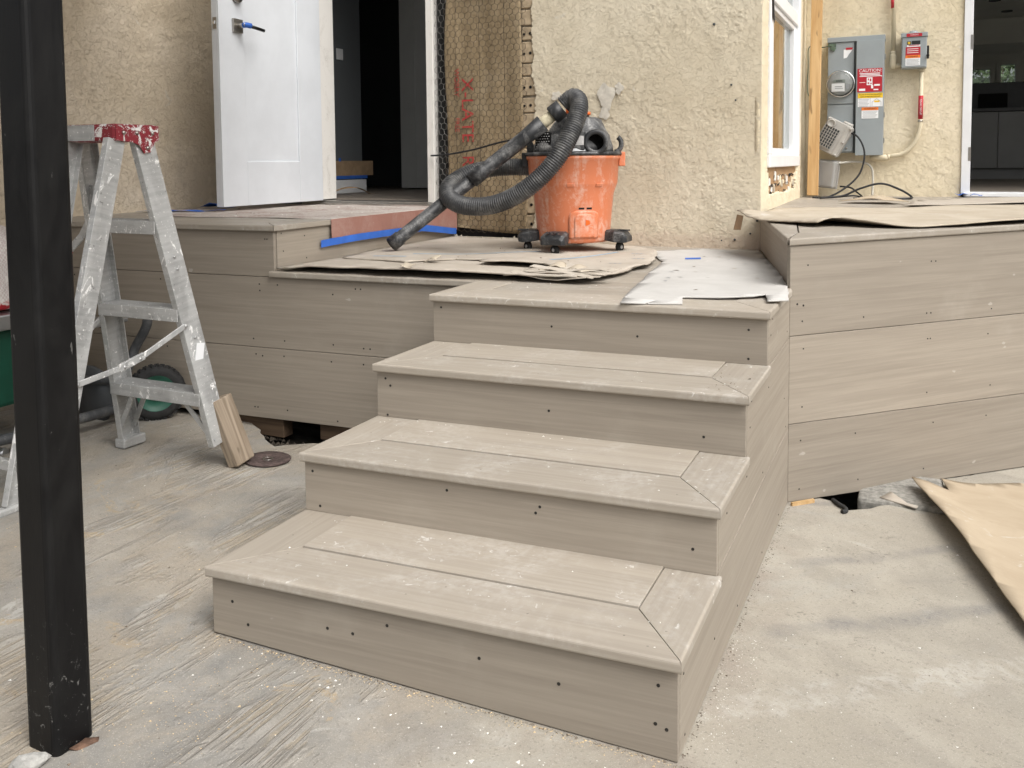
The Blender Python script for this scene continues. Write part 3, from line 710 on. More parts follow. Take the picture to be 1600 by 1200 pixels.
# front skirting: two wide boards under the landing and the left deck, one more above on the left
skl = thing('deck_skirting', (-2.2, 1.13, 0), 'wide composite skirting boards under the left deck behind the stepladder', 'skirting')
pL, pM, pR = S(-3.24, BF), S(XA-.004, BF), S(-SW+.01, BF)
face_board('skirting_board', pL, pR, .050, .3265, .050, .3265, .016, FN, 'board', skl)
face_board('skirting_board', pL, pR, .3285, .603, .3285, .603, .016, FN, 'board', skl)
face_board('skirting_board', pL, pM, .6052, ZL-TK-.0005, .6052, ZL-TK-.0005, .016, FN, 'board', skl)
for a in (-1.05, -1.22, -1.5, -1.62, -1.84, -1.96, -2.3, -2.42, -2.75, -2.9, -1.95, -1.47):
    for z in (random.choice((.09, .07)), random.choice((.295, .30)), random.choice((.355, .36)), random.choice((.575, .55))):
        if random.random() < .75: p = S(a+random.uniform(-.02, .02), BF); screw(skl, (p[0], p[1], z), (*FN, 0), .0032)
for a in (-1.90, -1.91, -2.4): p = S(a, BF); screw(skl, (p[0], p[1], .75), (*FN, 0), .003)

# ------------------------------------------------------------------ raised deck in front of the open door
dl = thing('raised_deck', (-2.5, 1.9, 0), 'raised composite deck below the open white door, covered in dusty paper', 'deck')
fl = BF-SO
plan_board('edge_board', [S(-3.24, fl), S(XA+.010, fl), S(XA-.125, fl+.135), S(-3.24, fl+.135)], ZL-TK, ZL, TH, 'decktop', dl, .0045, 0)
ex = (XA+.010)*UX[0]
plan_board('edge_board', [(ex, S(XA+.010, fl)[1]+.003), (ex, 2.59), (ex-.133, 2.59), (ex-.133, S(XA-.125, fl+.135)[1]+.003)], ZL-TK, ZL, math.pi/2, 'decktop', dl, .0045, 0)
b = fl+.139
while b < 2.72:
    plan_board('deck_board', [S(-3.24, b), S(XA-.129, b), S(XA-.129, b+.138), S(-3.24, b+.138)], ZL-TK, ZL-.001, TH, 'decktop', dl, .002); b += .142
xr = XA*UX[0]-.002
face_board('riser_board', (xr, S(XA, BF)[1]+.0175), (xr, 2.585), HZ[3]+.0005, ZL-TK-.0005, HZ[3]+.0005, ZL-TK-.0005, .016, (1, 0), 'board', dl)
for y, z in ((1.20, .77), (1.21, .70), (1.35, .66), (1.34, .75)): screw(dl, (xr, y, z), (1, 0, 0), .003)

# ------------------------------------------------------------------ angled raised deck on the right
dr = thing('raised_deck', (.8, 2.8, 0), 'angled raised composite deck with three wide skirting boards beside the staircase', 'deck')
C1 = C0 + DR*3.75
def Rp(t, s): return tuple(C0 + DR*t - NR*s)      # t along the front, s inwards
LN = RL.normalized(); LE = Vector((-LN.y, LN.x)); LE = LE if LE.x < 0 else -LE
ov = .014
q0 = C0 - DR*0 + NR*ov + LE*.012
# front border (mitred at the left corner) and left border
bw = .14
cin = C0 + LN*(bw/abs(LN.dot(-NR)))*0
inner = Vector(Rp(.155, bw))
plan_board('edge_board', [tuple(C0+NR*ov+LE*.012), tuple(C1+NR*ov), tuple(C1-NR*bw), tuple(inner)], lambda x, y: zR(x, y)-TK, zR, math.atan2(DR.y, DR.x), 'decktop', dr, .0045, 0)
le = C0+RL
plan_board('edge_board', [tuple(C0+NR*ov*.3+LE*.012+LN*.006), tuple(inner+LN*.003), tuple(le-LE*.15), tuple(le+LE*.012)], lambda x, y: zR(x, y)-TK, zR, math.atan2(LN.y, LN.x), 'decktop', dr, .0045, 3)
s = bw+.004
while s < 2.9:
    # infill boards parallel to the front, clipped by the left border and the house walls
    def clip(sv_):
        base = Vector(Rp(0, sv_)); # find t where it meets the left border line
        o_ = le-LE*.156; i_ = inner + Vector((.004, 0)); d_ = (o_-i_)
        den = DR.x*d_.y-DR.y*d_.x; t = ((i_.x-base.x)*d_.y-(i_.y-base.y)*d_.x)/den
        p = base+DR*t
        if p.y > 2.6: t = (XC+.0-base.x)/DR.x if base.x + DR.x*((2.6-base.y)/DR.y) < XC else t
        t1 = min((4.26-base.y)/DR.y, (2.6-base.x)/DR.x)
        return base+DR*t, base+DR*t1
    a0, a1 = clip(s); b0, b1_ = clip(s+.138)
    if (a1-a0).dot(DR) > .05 and (b1_-b0).dot(DR) > .02:
        plan_board('deck_board', [tuple(a0), tuple(a1), tuple(b1_), tuple(b0)], lambda x, y: zR(x, y)-TK, lambda x, y: zR(x, y)-.001, math.atan2(DR.y, DR.x), 'decktop', dr, .002)
    s += .142
Lf = 3.6
def fz(z0, z1): return z0, z0+(z1-z0)*Lf/1.118
rows = [(-.072+.004, -.124+.004, .186, .158), (.188, .160, .4715, .4605), (.4735, .4625, None, None)]
for z0a, z0b, z1a, z1b in rows:
    za0, zb0 = fz(z0a, z0b)
    if z1a is None: za1, zb1 = zR(0, C0.y)-TK-.001, zR(0, (C0+DR*Lf).y)-TK-.001
    else: za1, zb1 = fz(z1a, z1b)
    face_board('skirting_board', tuple(C0), tuple(C0+DR*Lf), za0, za1, zb0, zb1, .016, NR, 'board', dr)
fl_ = Vector((-LN.y, LN.x)); fl_ = fl_ if fl_.x < 0 else -fl_
face_board('riser_board', tuple(C0+LN*.017), tuple(C0+RL*.99), HZ[3]+.0005, zR(0, 1.4)-TK-.001, HZ[3]+.0005, zR(0, 2.6)-TK-.001, .016, fl_, 'board', dr)
for t in (.055, .62, .64, .30, .92, 1.1, 1.5):
    for z in (.13, -.03, .24, .43, .52, .70):
        if random.random() < .62: p = C0+DR*(t+random.uniform(-.02, .02)); screw(dr, (p.x, p.y, z-.03*t), (NR.x, NR.y, 0), .0028)
for t in (.03, .055): p = C0+DR*t; screw(dr, (p.x, p.y, .575-.006*(t > .04)), (NR.x, NR.y, 0), .0036)
for par, m in SCREWS.items(): tag(m.obj('screw_heads', 'screw', par), kind='stuff')

# ------------------------------------------------------------------ house
house = thing('house', (-1.4, 2.6, .6), 'tan stucco house with open doors, a slim window and a stripped wall patch', 'house')
ZT = 2.75
def edge_noise(v, seed, amp=.012): return amp*(pn(v*9, v*0+.5, seed)+.6*pn(v*31, v*0+.3, seed+1)+.4*pn(v*80, v*0+.7, seed+2))
stucco_wall('stucco_wall', (XL, 0, 0), (0, 1, 0), (1, 0, 0), -.4, YW, -.05, ZT, .0060, .0030, 'stucco_fine', house, None, .8, 21)
stucco_wall('stucco_wall', (0, YW, 0), (1, 0, 0), (0, -1, 0), -1.52, XC, .60, ZT, .0038, .0024, 'stucco_a', house,
    lambda u, v: u < -1.413+.035*np.exp(-((v-1.12)/.12)**2) + edge_noise(v, 5, .022), 1.0, 3, .022, XC)
def win_hole(u, v):
    e = edge_noise(v, 9, .012); e2 = edge_noise(u, 15, .014)
    a = (u > 2.775+e) & (u < 3.915+e) & (v > .965+e2)
    b = (u > 2.815+e) & (u < 3.80+e) & (v > .868+e2) & (v <= 1.0)
    return a | b
stucco_wall('stucco_wall', (XC, 0, 0), (0, 1, 0), (1, 0, 0), YW, YM, .60, ZT, .0055, .0030, 'stucco_m', house, win_hole, 1.0, 33, .03, YW)
stucco_wall('stucco_wall', (0, YM, 0), (1, 0, 0), (0, -1, 0), XC, .585, .74, ZT, .0055, .0026, 'stucco_m', house, None, .9, 45, .03)
# wall cores behind the stucco skins
def part(name, mat, m, parent=None, **kw): return m.obj(name, mat, parent or house, **kw)
part('wall_core', 'plaster', MB().bx((XL-.15, -.4, -.1), (XL-.022, YW+.1, ZT)))
part('wall_core', 'felt', MB().bx((-1.98, YW+.028, .4), (XC-.16, YW+.12, ZT)))
part('wall_core', 'plaster', MB().bx((XC-.16, YW+.034, .4), (XC-.034, 2.79, ZT)).bx((XC-.16, 3.9, .4), (XC-.034, YM+.12, ZT)).bx((XC-.16, 2.79, .4), (XC-.034, 3.9, .955)))
part('wall_core', 'plaster', MB().bx((XC-.03, YM+.032, .4), (.59, YM+.14, ZT)))
part('wall_core', 'interior', MB().bx((XL-.15, YW+.012, .4), (-2.795, YW+.12, ZT)).bx((-2.795, YW+.012, 2.87), (-1.98, YW+.12, 3.0)))
part('eave', 'roof', MB().bx((-1.9, YW-.10, ZT), (XC+.10, YW+.3, ZT+.06)).bx((XC-.3, YW-.05, ZT+.003), (XC+.10, YM-.10, ZT+.063)).bx((XC-.3, YM-.10, ZT), (4.2, YM+.3, ZT+.06)))
# low plaster debris band left of the vacuum
part('mortar_band', 'plaster', MB().bx((-1.94, YW-.012, .60), (-1.41, YW+.026, .645)), bevel=.006)
# building paper, sagging slightly, with wire over it
nx_, nz_ = 34, 90; pv = []
pf = []
for j in range(nz_+1):
    for i_ in range(nx_+1):
        u = i_/nx_; v = j/nz_; z = .668+(ZT-.668)*v; x0 = -1.914+.006*math.sin(z*7)+.012*max(0, .9-z); x1 = -1.474+.004*math.sin(z*5+1) + .030*(1-min(1, max(0, (z-1.05)/.12)))
        x = x0+(x1-x0)*u; zz = z + (.035*(1-u)**2 if j == 0 else 0)*(1-v)
        y = YW+.006-.010*(.5+.5*math.sin(x*48+2.2*math.sin(z*3)))*(.6+.4*math.sin(z*11+x*9))-.006*math.sin(z*6+x*14)
        pv.append((x, y, zz))
for j in range(nz_):
    for i_ in range(nx_): pf.append((j*(nx_+1)+i_, j*(nx_+1)+i_+1, (j+1)*(nx_+1)+i_+1, (j+1)*(nx_+1)+i_))
bp = MB().add(pv, pf, True).obj('building_paper', 'paper', house, solid=-.001)
# red printing running down the paper
PY = YW-.0125
def ptext(s_, size, x, z, sx=1.0, mat='red_faded'): text('lettering', s_, size, (x, PY, z), (0, 0, -1), (1, 0, 0), mat, bp, .0008, 'CENTER', sx)
ptext('X-LATE', .098, -1.785, 1.31, 1.05)
ptext('R', .098, -1.785, 1.045)
ptext('H', .098, -1.775, 1.935, 1.0)
ptext('WORRY', .040, -1.845, 1.455)
ptext('FREE', .036, -1.845, 1.235); ptext('S', .036, -1.85, 1.955); ptext('T', .036, -1.85, 1.915)
# hexagonal stucco wire
def hexwire(x0, x1, z0, z1, y, mat, cw=.0345, ch=.040, r=.00105):
    m = MB(); ed = set(); a = cw/2; rows_ = int((z1-z0)/(ch*.75))+2; cols = int((x1-x0)/cw)+2
    for j in range(rows_):
        for i_ in range(cols):
            cx = x0+i_*cw+(a if j % 2 else 0); cz = z0+j*ch*.75
            H = [(cx, cz-ch/2), (cx+a, cz-ch/4), (cx+a, cz+ch/4), (cx, cz+ch/2), (cx-a, cz+ch/4), (cx-a, cz-ch/4)]
            for q in range(6):
                p, w = H[q], H[(q+1) % 6]; kx = tuple(sorted(((round(p[0], 4), round(p[1], 4)), (round(w[0], 4), round(w[1], 4))))); ed.add(kx)
    def jit(p): return (p[0]+.0025*math.sin(p[1]*61+p[0]*23), y(p[0], p[1]), p[1]+.0025*math.sin(p[0]*71+p[1]*17))
    for p, w in ed:
        if min(p[0], w[0]) < x0 or max(p[0], w[0]) > x1 or min(p[1], w[1]) < z0 or max(p[1], w[1]) > z1: continue
        A, B = Vector(jit(p)), Vector(jit(w)); rr = r*(1.5 if abs(p[0]-w[0]) < 1e-3 else 1)
        m.extrude([(rr, 0), (-rr*.5, rr*.87), (-rr*.5, -rr*.87)], A, B, (0, -1, 0))
    return m
tag(hexwire(-1.982, -1.905, .66, 2.35, lambda x, z: YW+.004+.004*math.sin(z*9+x*20), 'wire').obj('wire_mesh', 'wire', house), kind='stuff')
tag(hexwire(-1.912, -1.43, .66, 2.35, lambda x, z: YW-.0135-.0035*math.sin(z*8+x*17), 'wire_rust').obj('wire_mesh', 'wire_rust', house), kind='stuff')
# vertical furring wires with staples behind the mesh
for x in (-1.848, -1.708, -1.565):
    part('line_wire', 'wire_rust', MB().tube([(x+.002*math.sin(z*14), YW-.0145, z) for z in np.linspace(.68, 2.4, 40)], .0011, 5))
# exposed lath beside the stucco edge: short pieces stacked with dark gaps
part('lath_backing', 'plaster', MB().bx((-1.482, YW+.018, .66), (-1.36, YW+.027, 2.6)))
z = .68
while z < 2.5:
    h = random.uniform(.045, .115)
    x1 = -1.375+random.uniform(-.006, .006)
    part('lath_piece', 'lath', MB().bx((-1.478+random.uniform(-.004, .004), YW+.006, z), (x1, YW+.024, z+h-random.uniform(.003, .012))), bevel=.004)
    if random.random() < .7:
        part('lath_hole', 'black_matte', MB().lathe([(.006, 0), (.006, .0025)], 10, frame((-1.462, YW+.006, z+h*.4), (1, 0, 0), (0, -1, 0))))
        part('lath_hole', 'black_matte', MB().lathe([(.0075, 0), (.0075, .0025)], 10, frame((-1.428, YW+.006, z+h*.42), (1, 0, 0), (0, -1, 0))))
    z += h
# door frame
part('door_jamb', 'trim_dirty', MB().bx((-2.795, YW-.012, .832), (-2.735, YW+.13, 2.87)), bevel=.003)
part('door_jamb', 'trim_dirty', MB().bx((-2.030, YW-.012, .806), (-1.988, YW+.13, 2.87)).bx((-2.040, YW+.04, .832), (-2.030, YW+.07, 2.87)), bevel=.003)
part('door_head', 'trim_dirty', MB().bx((-2.735, YW-.01, 2.83), (-2.03, YW+.13, 2.868)))
part('threshold', 'steel', MB().bx((-2.86, YW-.035, ZL+.001), (-2.0, YW+.005, ZL+.012)).bx((-2.86, YW-.012, ZL+.012), (-2.0, YW+.13, ZL+.022)), bevel=.002)
# open front door, swung out about ninety degrees
DF = -2.720
door = part('front_door', 'door_paint', MB().bx((DF-.046, 1.80, .828), (DF-.010, 2.585, 2.86)), bevel=.002)
part('door_stile', 'door_paint', MB().bx((DF-.0102, 1.80, .828), (DF, 1.975, 2.86)), door, bevel=.003)
part('door_stile', 'door_paint', MB().bx((DF-.0102, 2.385, .828), (DF, 2.585, 2.86)), door, bevel=.003)
part('door_rail', 'door_paint', MB().bx((DF-.0102, 1.9755, .828), (DF-.0004, 2.3845, 1.052)), door, bevel=.003)
part('door_rail', 'door_paint', MB().bx((DF-.0102, 1.9755, 2.66), (DF-.0004, 2.3845, 2.86)), door, bevel=.003)
hd = part('lever_handle', 'steel', MB().bx((DF+.001, 1.888, 1.690), (DF+.012, 1.956, 1.758)), door, bevel=.002)
part('lever_handle', 'steel', MB().tube([(DF+.012, 1.922, 1.724), (DF+.062, 1.922, 1.724)], .0115, 16), door)
part('handle_tape', 'tape', MB().tube([(DF+.045, 1.922, 1.724), (DF+.066, 1.924, 1.724), (DF+.070, 1.945, 1.722)], .0135, 14), door)
part('lever_arm', 'black', MB().tube([(DF+.066, 1.935, 1.722), (DF+.066, 2.045, 1.712)], .0085, 14), door)
part('lever_handle', 'steel', MB().tube([(DF-.046, 1.905, 1.724), (DF-.115, 1.905, 1.724)], .0115, 16), door)
part('deadbolt', 'steel', MB().lathe([(.033, 0), (.033, .012), (.028, .02), (.0001, .02)], 28, frame((DF, 1.925, 1.868), (0, 1, 0), (1, 0, 0))), door)
part('deadbolt', 'black', MB().bx((DF+.02, 1.913, 1.852), (DF+.036, 1.937, 1.884)), door, bevel=.004)
part('latch_plate', 'steel', MB().bx((DF-.036, 1.798, 1.696), (DF-.012, 1.7995, 1.752)), door, bevel=.004)
part('latch_bolt', 'chrome', MB().bx((DF-.032, 1.790, 1.715), (DF-.018, 1.798, 1.735)), door, bevel=.003)
# hallway behind the left door
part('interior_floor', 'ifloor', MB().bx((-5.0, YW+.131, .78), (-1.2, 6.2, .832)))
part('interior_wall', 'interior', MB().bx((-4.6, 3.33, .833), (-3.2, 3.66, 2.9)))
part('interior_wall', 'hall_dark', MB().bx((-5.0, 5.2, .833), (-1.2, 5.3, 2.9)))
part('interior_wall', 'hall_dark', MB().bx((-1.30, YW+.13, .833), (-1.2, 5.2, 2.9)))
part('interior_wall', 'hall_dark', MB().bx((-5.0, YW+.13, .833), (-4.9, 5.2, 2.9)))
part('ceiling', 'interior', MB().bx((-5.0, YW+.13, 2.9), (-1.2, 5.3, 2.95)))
part('baseboard', 'white_paint', MB().bx((-4.6, 3.31, .833), (-3.188, 3.33, .925)).bx((-3.2, 3.311, .833), (-3.186, 3.69, .925)), bevel=.004)
part('light_switch', 'white_paint', MB().bx((-3.2, 3.383, 1.737), (-3.193, 3.452, 1.812)), bevel=.002)
sd_ = part('sliding_door', 'slider', MB().bx((-3.335, 4.39, .842), (-2.45, 4.43, 2.86)), bevel=.003)
part('finger_pull', 'black_matte', MB().lathe([(.028, 0), (.028, .003)], 24, frame((-3.262, 4.389, 1.566), (1, 0, 0), (0, -1, 0))), sd_)
part('door_stile', 'slider', MB().bx((-3.335, 4.384, .842), (-3.20, 4.3895, 2.86)), sd_)
# masking paper and tape wrapped round the wall end
mp_ = thing('masking_paper', (-3.3, 3.3, .93), 'brown masking paper taped round the hallway wall end above white baseboard', 'paper')
MB().bx((-4.5, 3.302, .953), (-3.193, 3.308, 1.062)).bx((-3.194, 3.302, .953), (-3.188, 3.775, 1.055)).obj('paper_band', 'card_brown', mp_)
MB().bx((-4.5, 3.299, .932), (-3.19, 3.3015, .954)).bx((-3.188, 3.299, .932), (-3.1855, 3.70, .954)).obj('tape_strip', 'tape', mp_)
MB().bx((-3.187, 3.37, 1.052), (-3.1845, 3.39, 1.075)).obj('tape_piece', 'tape', mp_)
tag(sheet('paper_scrap', jag([(-3.16, 3.12), (-2.98, 3.22), (-2.93, 3.42), (-3.05, 3.30)], .05, .01, 4), lambda x, y: .836+.05*max(0, 1-((x+3.02)**2+(y-3.26)**2)/.02), 'card_brown', th=.001, grid=.03),
    'crumpled brown paper scrap on the hallway floor', 'paper')

# slim window in the return wall
win = part('window', 'vinyl', MB().bx((XC-.075, 2.785, 1.0), (XC+.012, 3.90, 1.062)), bevel=.004)
for a, b2 in (((2.785, 1.0625), (2.86, 2.6)), ((3.83, 1.0625), (3.90, 2.6))): part('window_frame', 'vinyl', MB().bx((XC-.075, a[0], a[1]), (XC+.012, b2[0], b2[1])), win, bevel=.004)
part('window_rail', 'vinyl', MB().bx((XC-.07, 2.861, 1.80), (XC+.006, 3.829, 1.872)), win, bevel=.004)
part('window_sash', 'vinyl', MB().bx((XC-.062, 2.861, 1.063), (XC-.006, 2.945, 1.799)).bx((XC-.062, 3.745, 1.063), (XC-.006, 3.829, 1.799)).bx((XC-.061, 2.946, 1.063), (XC-.007, 3.744, 1.095)).bx((XC-.061, 2.946, 1.772), (XC-.007, 3.744, 1.799)), win, bevel=.003)
part('pane', 'glass', MB().bx((XC-.036, 2.946, 1.0955), (XC-.030, 3.744, 1.7715)), win)
part('pane', 'glass', MB().bx((XC-.036, 2.861, 1.8725), (XC-.030, 3.829, 2.6)), win)
part('window_stile', 'vinyl', MB().bx((XC-.060, 3.50, 1.0955), (XC-.040, 3.56, 1.7715)), win, bevel=.002)
part('interior_wall', 'hall_dark', MB().bx((-1.10, 2.73, .9), (-1.05, 4.3, 2.75)).bx((-1.05, 2.73, .9), (-.446, 2.78, 2.75)).bx((-1.05, 4.25, .9), (-.446, 4.3, 2.75)).bx((-1.05, 2.78, .85), (-.446, 4.25, .9)).bx((-1.05, 2.78, 2.70), (-.446, 4.25, 2.75)))
# sheathing exposed below the window
sh = part('sheathing', 'plywood', MB().bx((XC-.033, 2.79, .855), (XC-.014, 3.9, .999)), frame=frame((XC, 3.3, .93), (0, 1, 0)))
rk = random.Random(12)
for i_ in range(15):
    y0 = 2.83+i_*.068+rk.uniform(-.02, .02); z0 = rk.uniform(.865, .935); hh = rk.uniform(.02, .055); ww = rk.uniform(.012, .04)
    part('plaster_key', rk.choice(['trim_dirty', 'plaster', 'stucco_m']), MB().box((XC-.010, y0, z0+hh/2), (.010, ww, hh), Matrix.Rotation(rk.uniform(-.3, .3), 3, 'X')), sh, bevel=.004)
for zz in (.872, .912, .952):
    tag(part('torn_felt', 'felt', MB().add([(XC-.011+rk.uniform(0, .006), y, zz+rk.uniform(-.008, .008)+sgn*.0035) for y in np.linspace(2.82, 3.86, 40) for sgn in (-1, 1)],
        [(2*i_, 2*i_+2, 2*i_+3, 2*i_+1) for i_ in range(39) if rk.random() < .4]), sh, solid=.002), kind='stuff')
part('torn_felt', 'felt', MB().add([(XC+.016, 2.775, 1.86), (XC+.02, 2.80, 1.70), (XC+.018, 2.85, 1.685), (XC+.017, 2.805, 1.87)], [(0, 1, 2, 3)]), win, solid=.003)

# right doorway and kitchen behind it
part('door_jamb', 'white_paint', MB().bx((.585, YM-.012, .83), (.632, YM+.15, 2.87)).bx((.578, YM+.02, .83), (.5845, YM+.03, 2.87)), bevel=.003)
part('hinge', 'steel', MB().bx((.6195, YM-.0135, 1.66), (.634, YM-.002, 1.745)), bevel=.001)
part('hinge', 'steel', MB().bx((.6195, YM-.0135, 1.02), (.634, YM-.002, 1.10)), bevel=.001)
part('threshold', 'white_paint', MB().bx((.60, YM-.03, zR(0, YM)+.002), (2.6, YM+.15, .836)), bevel=.003)
part('interior_floor', 'ifloor', MB().bx((.45, YM+.151, .78), (6.0, 11.5, .838)))
part('ceiling', 'interior_r', MB().bx((.3, YM+.151, 2.62), (6.0, 11.5, 2.68)))
part('interior_wall', 'interior_r', MB().bx((.3, YM+.151, .839), (.40, 11.5, 2.62)))
part('interior_wall', 'interior_r', MB().bx((5.9, YM+.151, .839), (6.0, 5.2, 2.62)).bx((5.9, 9.4, .839), (6.0, 11.5, 2.62)).bx((5.9, 5.2, 2.45), (6.0, 9.4, 2.62)))  # wide gap in this unseen wall is added to let more daylight in
part('wall_core', 'plaster', MB().bx((2.6, YM+.032, .4), (6.2, YM+.14, ZT)))
# back wall with two windows; opening added further right to brighten the room
part('interior_wall', 'interior_r', MB().bx((.4, 11.0, .839), (2.6, 11.1, 1.60)).bx((.4, 11.0, 2.145), (1.20, 11.1, 2.62)).bx((1.20, 11.0, 2.19), (5.9, 11.1, 2.62)).bx((.4, 11.0, 1.60), (.72, 11.1, 2.145)).bx((1.145, 11.0, 1.60), (1.20, 11.1, 2.145)).bx((1.20, 11.0, 1.60), (1.262, 11.1, 2.19)).bx((1.42, 11.0, 1.60), (2.6, 11.1, 2.19)))
part('soffit', 'interior_r', MB().bx((.4, 9.9, 2.33), (1.55, 10.99, 2.615)))
for x0, x1, z1 in ((.72, 1.145, 2.145), (1.262, 1.42, 2.19)):
    w = part('window', 'vinyl', MB().bx((x0-.04, 10.97, 1.58), (x1+.04, 10.998, 1.60)))
    part('window_frame', 'interior_r', MB().bx((x0-.05, 10.965, 1.602), (x0-.001, 10.998, z1+.05)).bx((x1+.001, 10.965, 1.602), (x1+.05, 10.998, z1+.05)).bx((x0, 10.965, z1+.001), (x1, 10.998, z1+.05)), w)
    part('pane', 'glass', MB().bx((x0, 11.04, 1.601), (x1, 11.046, z1-.001)), w)
for x, y in ((1.02, 8.6), (1.19, 9.4), (1.22, 11.0-.9)):
    part('recessed_light', 'interior', MB().lathe([(.055, 0), (.055, -.012), (.045, -.014), (.04, -.002), (.0001, -.002)], 20, Matrix.Translation((x, y, 2.62))))
isl = thing('kitchen_island', (1.6, 8, .838), 'grey handleless kitchen cabinets seen through the right doorway', 'cabinet')
MB().bx((.80, 7.74, .94), (3.4, 8.4, 1.462)).obj('carcass', 'cabinet', isl)
for i_ in range(6):
    MB().bx((.803+i_*.215, 7.718, .942), (1.013+i_*.215, 7.739, 1.460)).obj('cabinet_door', 'cabinet', isl, bevel=.002)
MB().bx((.78, 7.69, 1.464), (3.45, 8.45, 1.494)).obj('countertop', 'counter', isl, bevel=.002)
MB().bx((.80, 7.79, .839), (3.4, 8.35, .9395)).obj('toe_kick', 'cabinet', isl)
tv = thing('boxed_appliance', (1.3, 8.1, 1.5), 'black glossy panel standing on the kitchen counter', 'appliance')
MB().bx((.80, 7.95, 1.4945), (2.3, 8.05, 1.745)).obj('panel', 'black', tv, bevel=.004)
MB().bx((.86, 7.90, 1.4945), (1.10, 7.949, 1.64)).obj('panel', 'black_matte', tv, bevel=.003)
# ------------------------------------------------------------------ patio cover held by the black post
PX0, PX1, PY0, PY1 = -1.026, -.949, -.493, -.416
post = thing('patio_post', (-.988, -.455, gz(-.988, -.455)), 'black painted square steel post standing on the streaked concrete', 'post')
MB().bx((PX0, PY0, gz(-.99, -.45)-.02), (PX1, PY1, 2.52)).obj('post_tube', 'post', post, bevel=.012, seg=4)
cov = thing('patio_cover', (-2.1, .9, 2.5), 'flat patio cover carried by the black post and the left wall', 'roof')
MB().bx((XL-.02, -1.7, 2.60), (-.66, 1.35, 2.66)).obj('roof_panel', 'roof', cov)  # out of view; reach sized to shade the skirting and left ground
MB().bx((XL-.1, -.53, 2.521), (-.70, -.38, 2.599)).obj('beam', 'post', cov)

# ------------------------------------------------------------------ electrical equipment on the cream wall
EY = YM-.006
ep = thing('electrical_panel', (0.01, EY, 1.06), 'tall grey meter main panel with red caution label on cream stucco', 'panel')
D = .10; FY = EY-D
MB().bx((-.148, FY+.012, 1.075), (.166, EY, 1.752)).obj('cabinet', 'panel_grey', ep, bevel=.002)
MB().bx((-.150, FY-.006, 1.736), (.170, EY, 1.765)).obj('top_flange', 'panel_grey', ep, bevel=.002)
MB().bx((-.146, FY+.002, 1.368), (.000, FY+.0118, 1.734)).obj('meter_cover', 'panel_grey', ep, bevel=.002)
MB().bx((-.146, FY+.000, 1.082), (.000, FY+.0118, 1.362)).obj('lower_cover', 'panel_grey', ep, bevel=.002)
MB().bx((.0005, FY+.008, 1.072), (.0145, FY+.0119, 1.735)).obj('gap', 'panel_dark', ep)
pd_ = MB().bx((.015, FY-.020, 1.058), (.168, FY+.0118, 1.735)).obj('panel_door', 'panel_grey', ep, bevel=.002)
for z in (1.13, 1.28, 1.62): MB().bx((.1685, FY-.012, z), (.175, FY+.005, z+.03)).obj('hinge', 'steel', ep, bevel=.001)
mfr = frame((-.071, FY+.001, 1.487), (1, 0, 0), (0, -1, 0))
mt_ = MB().lathe([(.083, 0), (.083, .012), (.079, .020), (.072, .022), (.070, .016), (.070, .0)], 40, mfr, caps=False).obj('meter_ring', 'chrome', ep)
MB().lathe([(.068, .001), (.068, .045), (.064, .050), (.0001, .050)], 40, mfr).obj('meter_body', 'meterface', mt_)
MB().lathe([(.0695, .0), (.0695, .055), (.066, .064), (.05, .069), (.0001, .071)], 40, mfr).obj('meter_dome', 'mglass', mt_)
def lab(par, x0, x1, z0, z1, y, mat, th=.0012): return MB().bx((x0, y-th, z0), (x1, y, z1)).obj('label', mat, par)
my = FY+.001-.050
lab(mt_, -.108, -.044, 1.492, 1.509, my-.0003, 'lcd'); lab(mt_, -.118, -.046, 1.440, 1.487, my-.0003, 'lab_white')
lab(mt_, -.040, -.022, 1.455, 1.480, my-.0003, 'lab_graytext'); lab(mt_, -.1, -.06, 1.466, 1.470, my-.002, 'lab_graytext', .0006); lab(mt_, -.1, -.055, 1.456, 1.459, my-.002, 'lab_graytext', .0006)
text('lettering', '88888', .014, (-.076, my-.0022, 1.5005), (1, 0, 0), (0, 0, 1), 'lab_text', mt_, .0002)
dy_ = FY-.0203
def wtext(s_, size, x, z, mat='lab_white', par=pd_, y=dy_-.0016, sx=1.0, al='CENTER'): text('lettering', s_, size, (x, y, z), (1, 0, 0), (0, 0, 1), mat, par, .0002, al, sx)
lab(pd_, .022, .158, 1.432, 1.570, dy_, 'lab_red'); wtext('CAUTION:', .025, .092, 1.5565, sx=1.05)
for i_, z in enumerate((1.5405, 1.5325, 1.5245)): lab(pd_, .034+.004*i_*(i_ < 2), .146+.006*(i_ == 2), z-.0022, z+.0022, dy_-.0013, 'lab_white', .0004)
for (x0, x1, z0, z1) in ((.074, .105, 1.472, 1.517), (.034, .066, 1.487, 1.490), (.098, .110, 1.452, 1.472), (.115, .146, 1.466, 1.476), (.112, .138, 1.441, 1.448), (.032, .066, 1.439, 1.452), (.152, .157, 1.520, 1.526)):
    lab(pd_, x0, x1, z0, z1, dy_-.0013, 'lab_white', .0004)
for (x0, x1, z0, z1) in ((.080, .086, 1.500, 1.511), (.091, .099, 1.494, 1.510), (.079, .088, 1.479, 1.488), (.094, .101, 1.477, 1.485)): lab(pd_, x0, x1, z0, z1, dy_-.0018, 'lab_red', .0004)
lab(pd_, .026, .163, 1.396, 1.425, dy_, 'lab_yellow')
wtext('SOLAR PV SYSTEM EQUIPPED', .0098, .0945, 1.4165, 'lab_text', sx=.98); wtext('WITH RAPID SHUTDOWN', .0098, .0945, 1.4035, 'lab_text', sx=.95)
lab(pd_, .026, .094, 1.345, 1.395, dy_, 'lab_white'); lab(pd_, .0955, .163, 1.345, 1.395, dy_, 'lab_white')
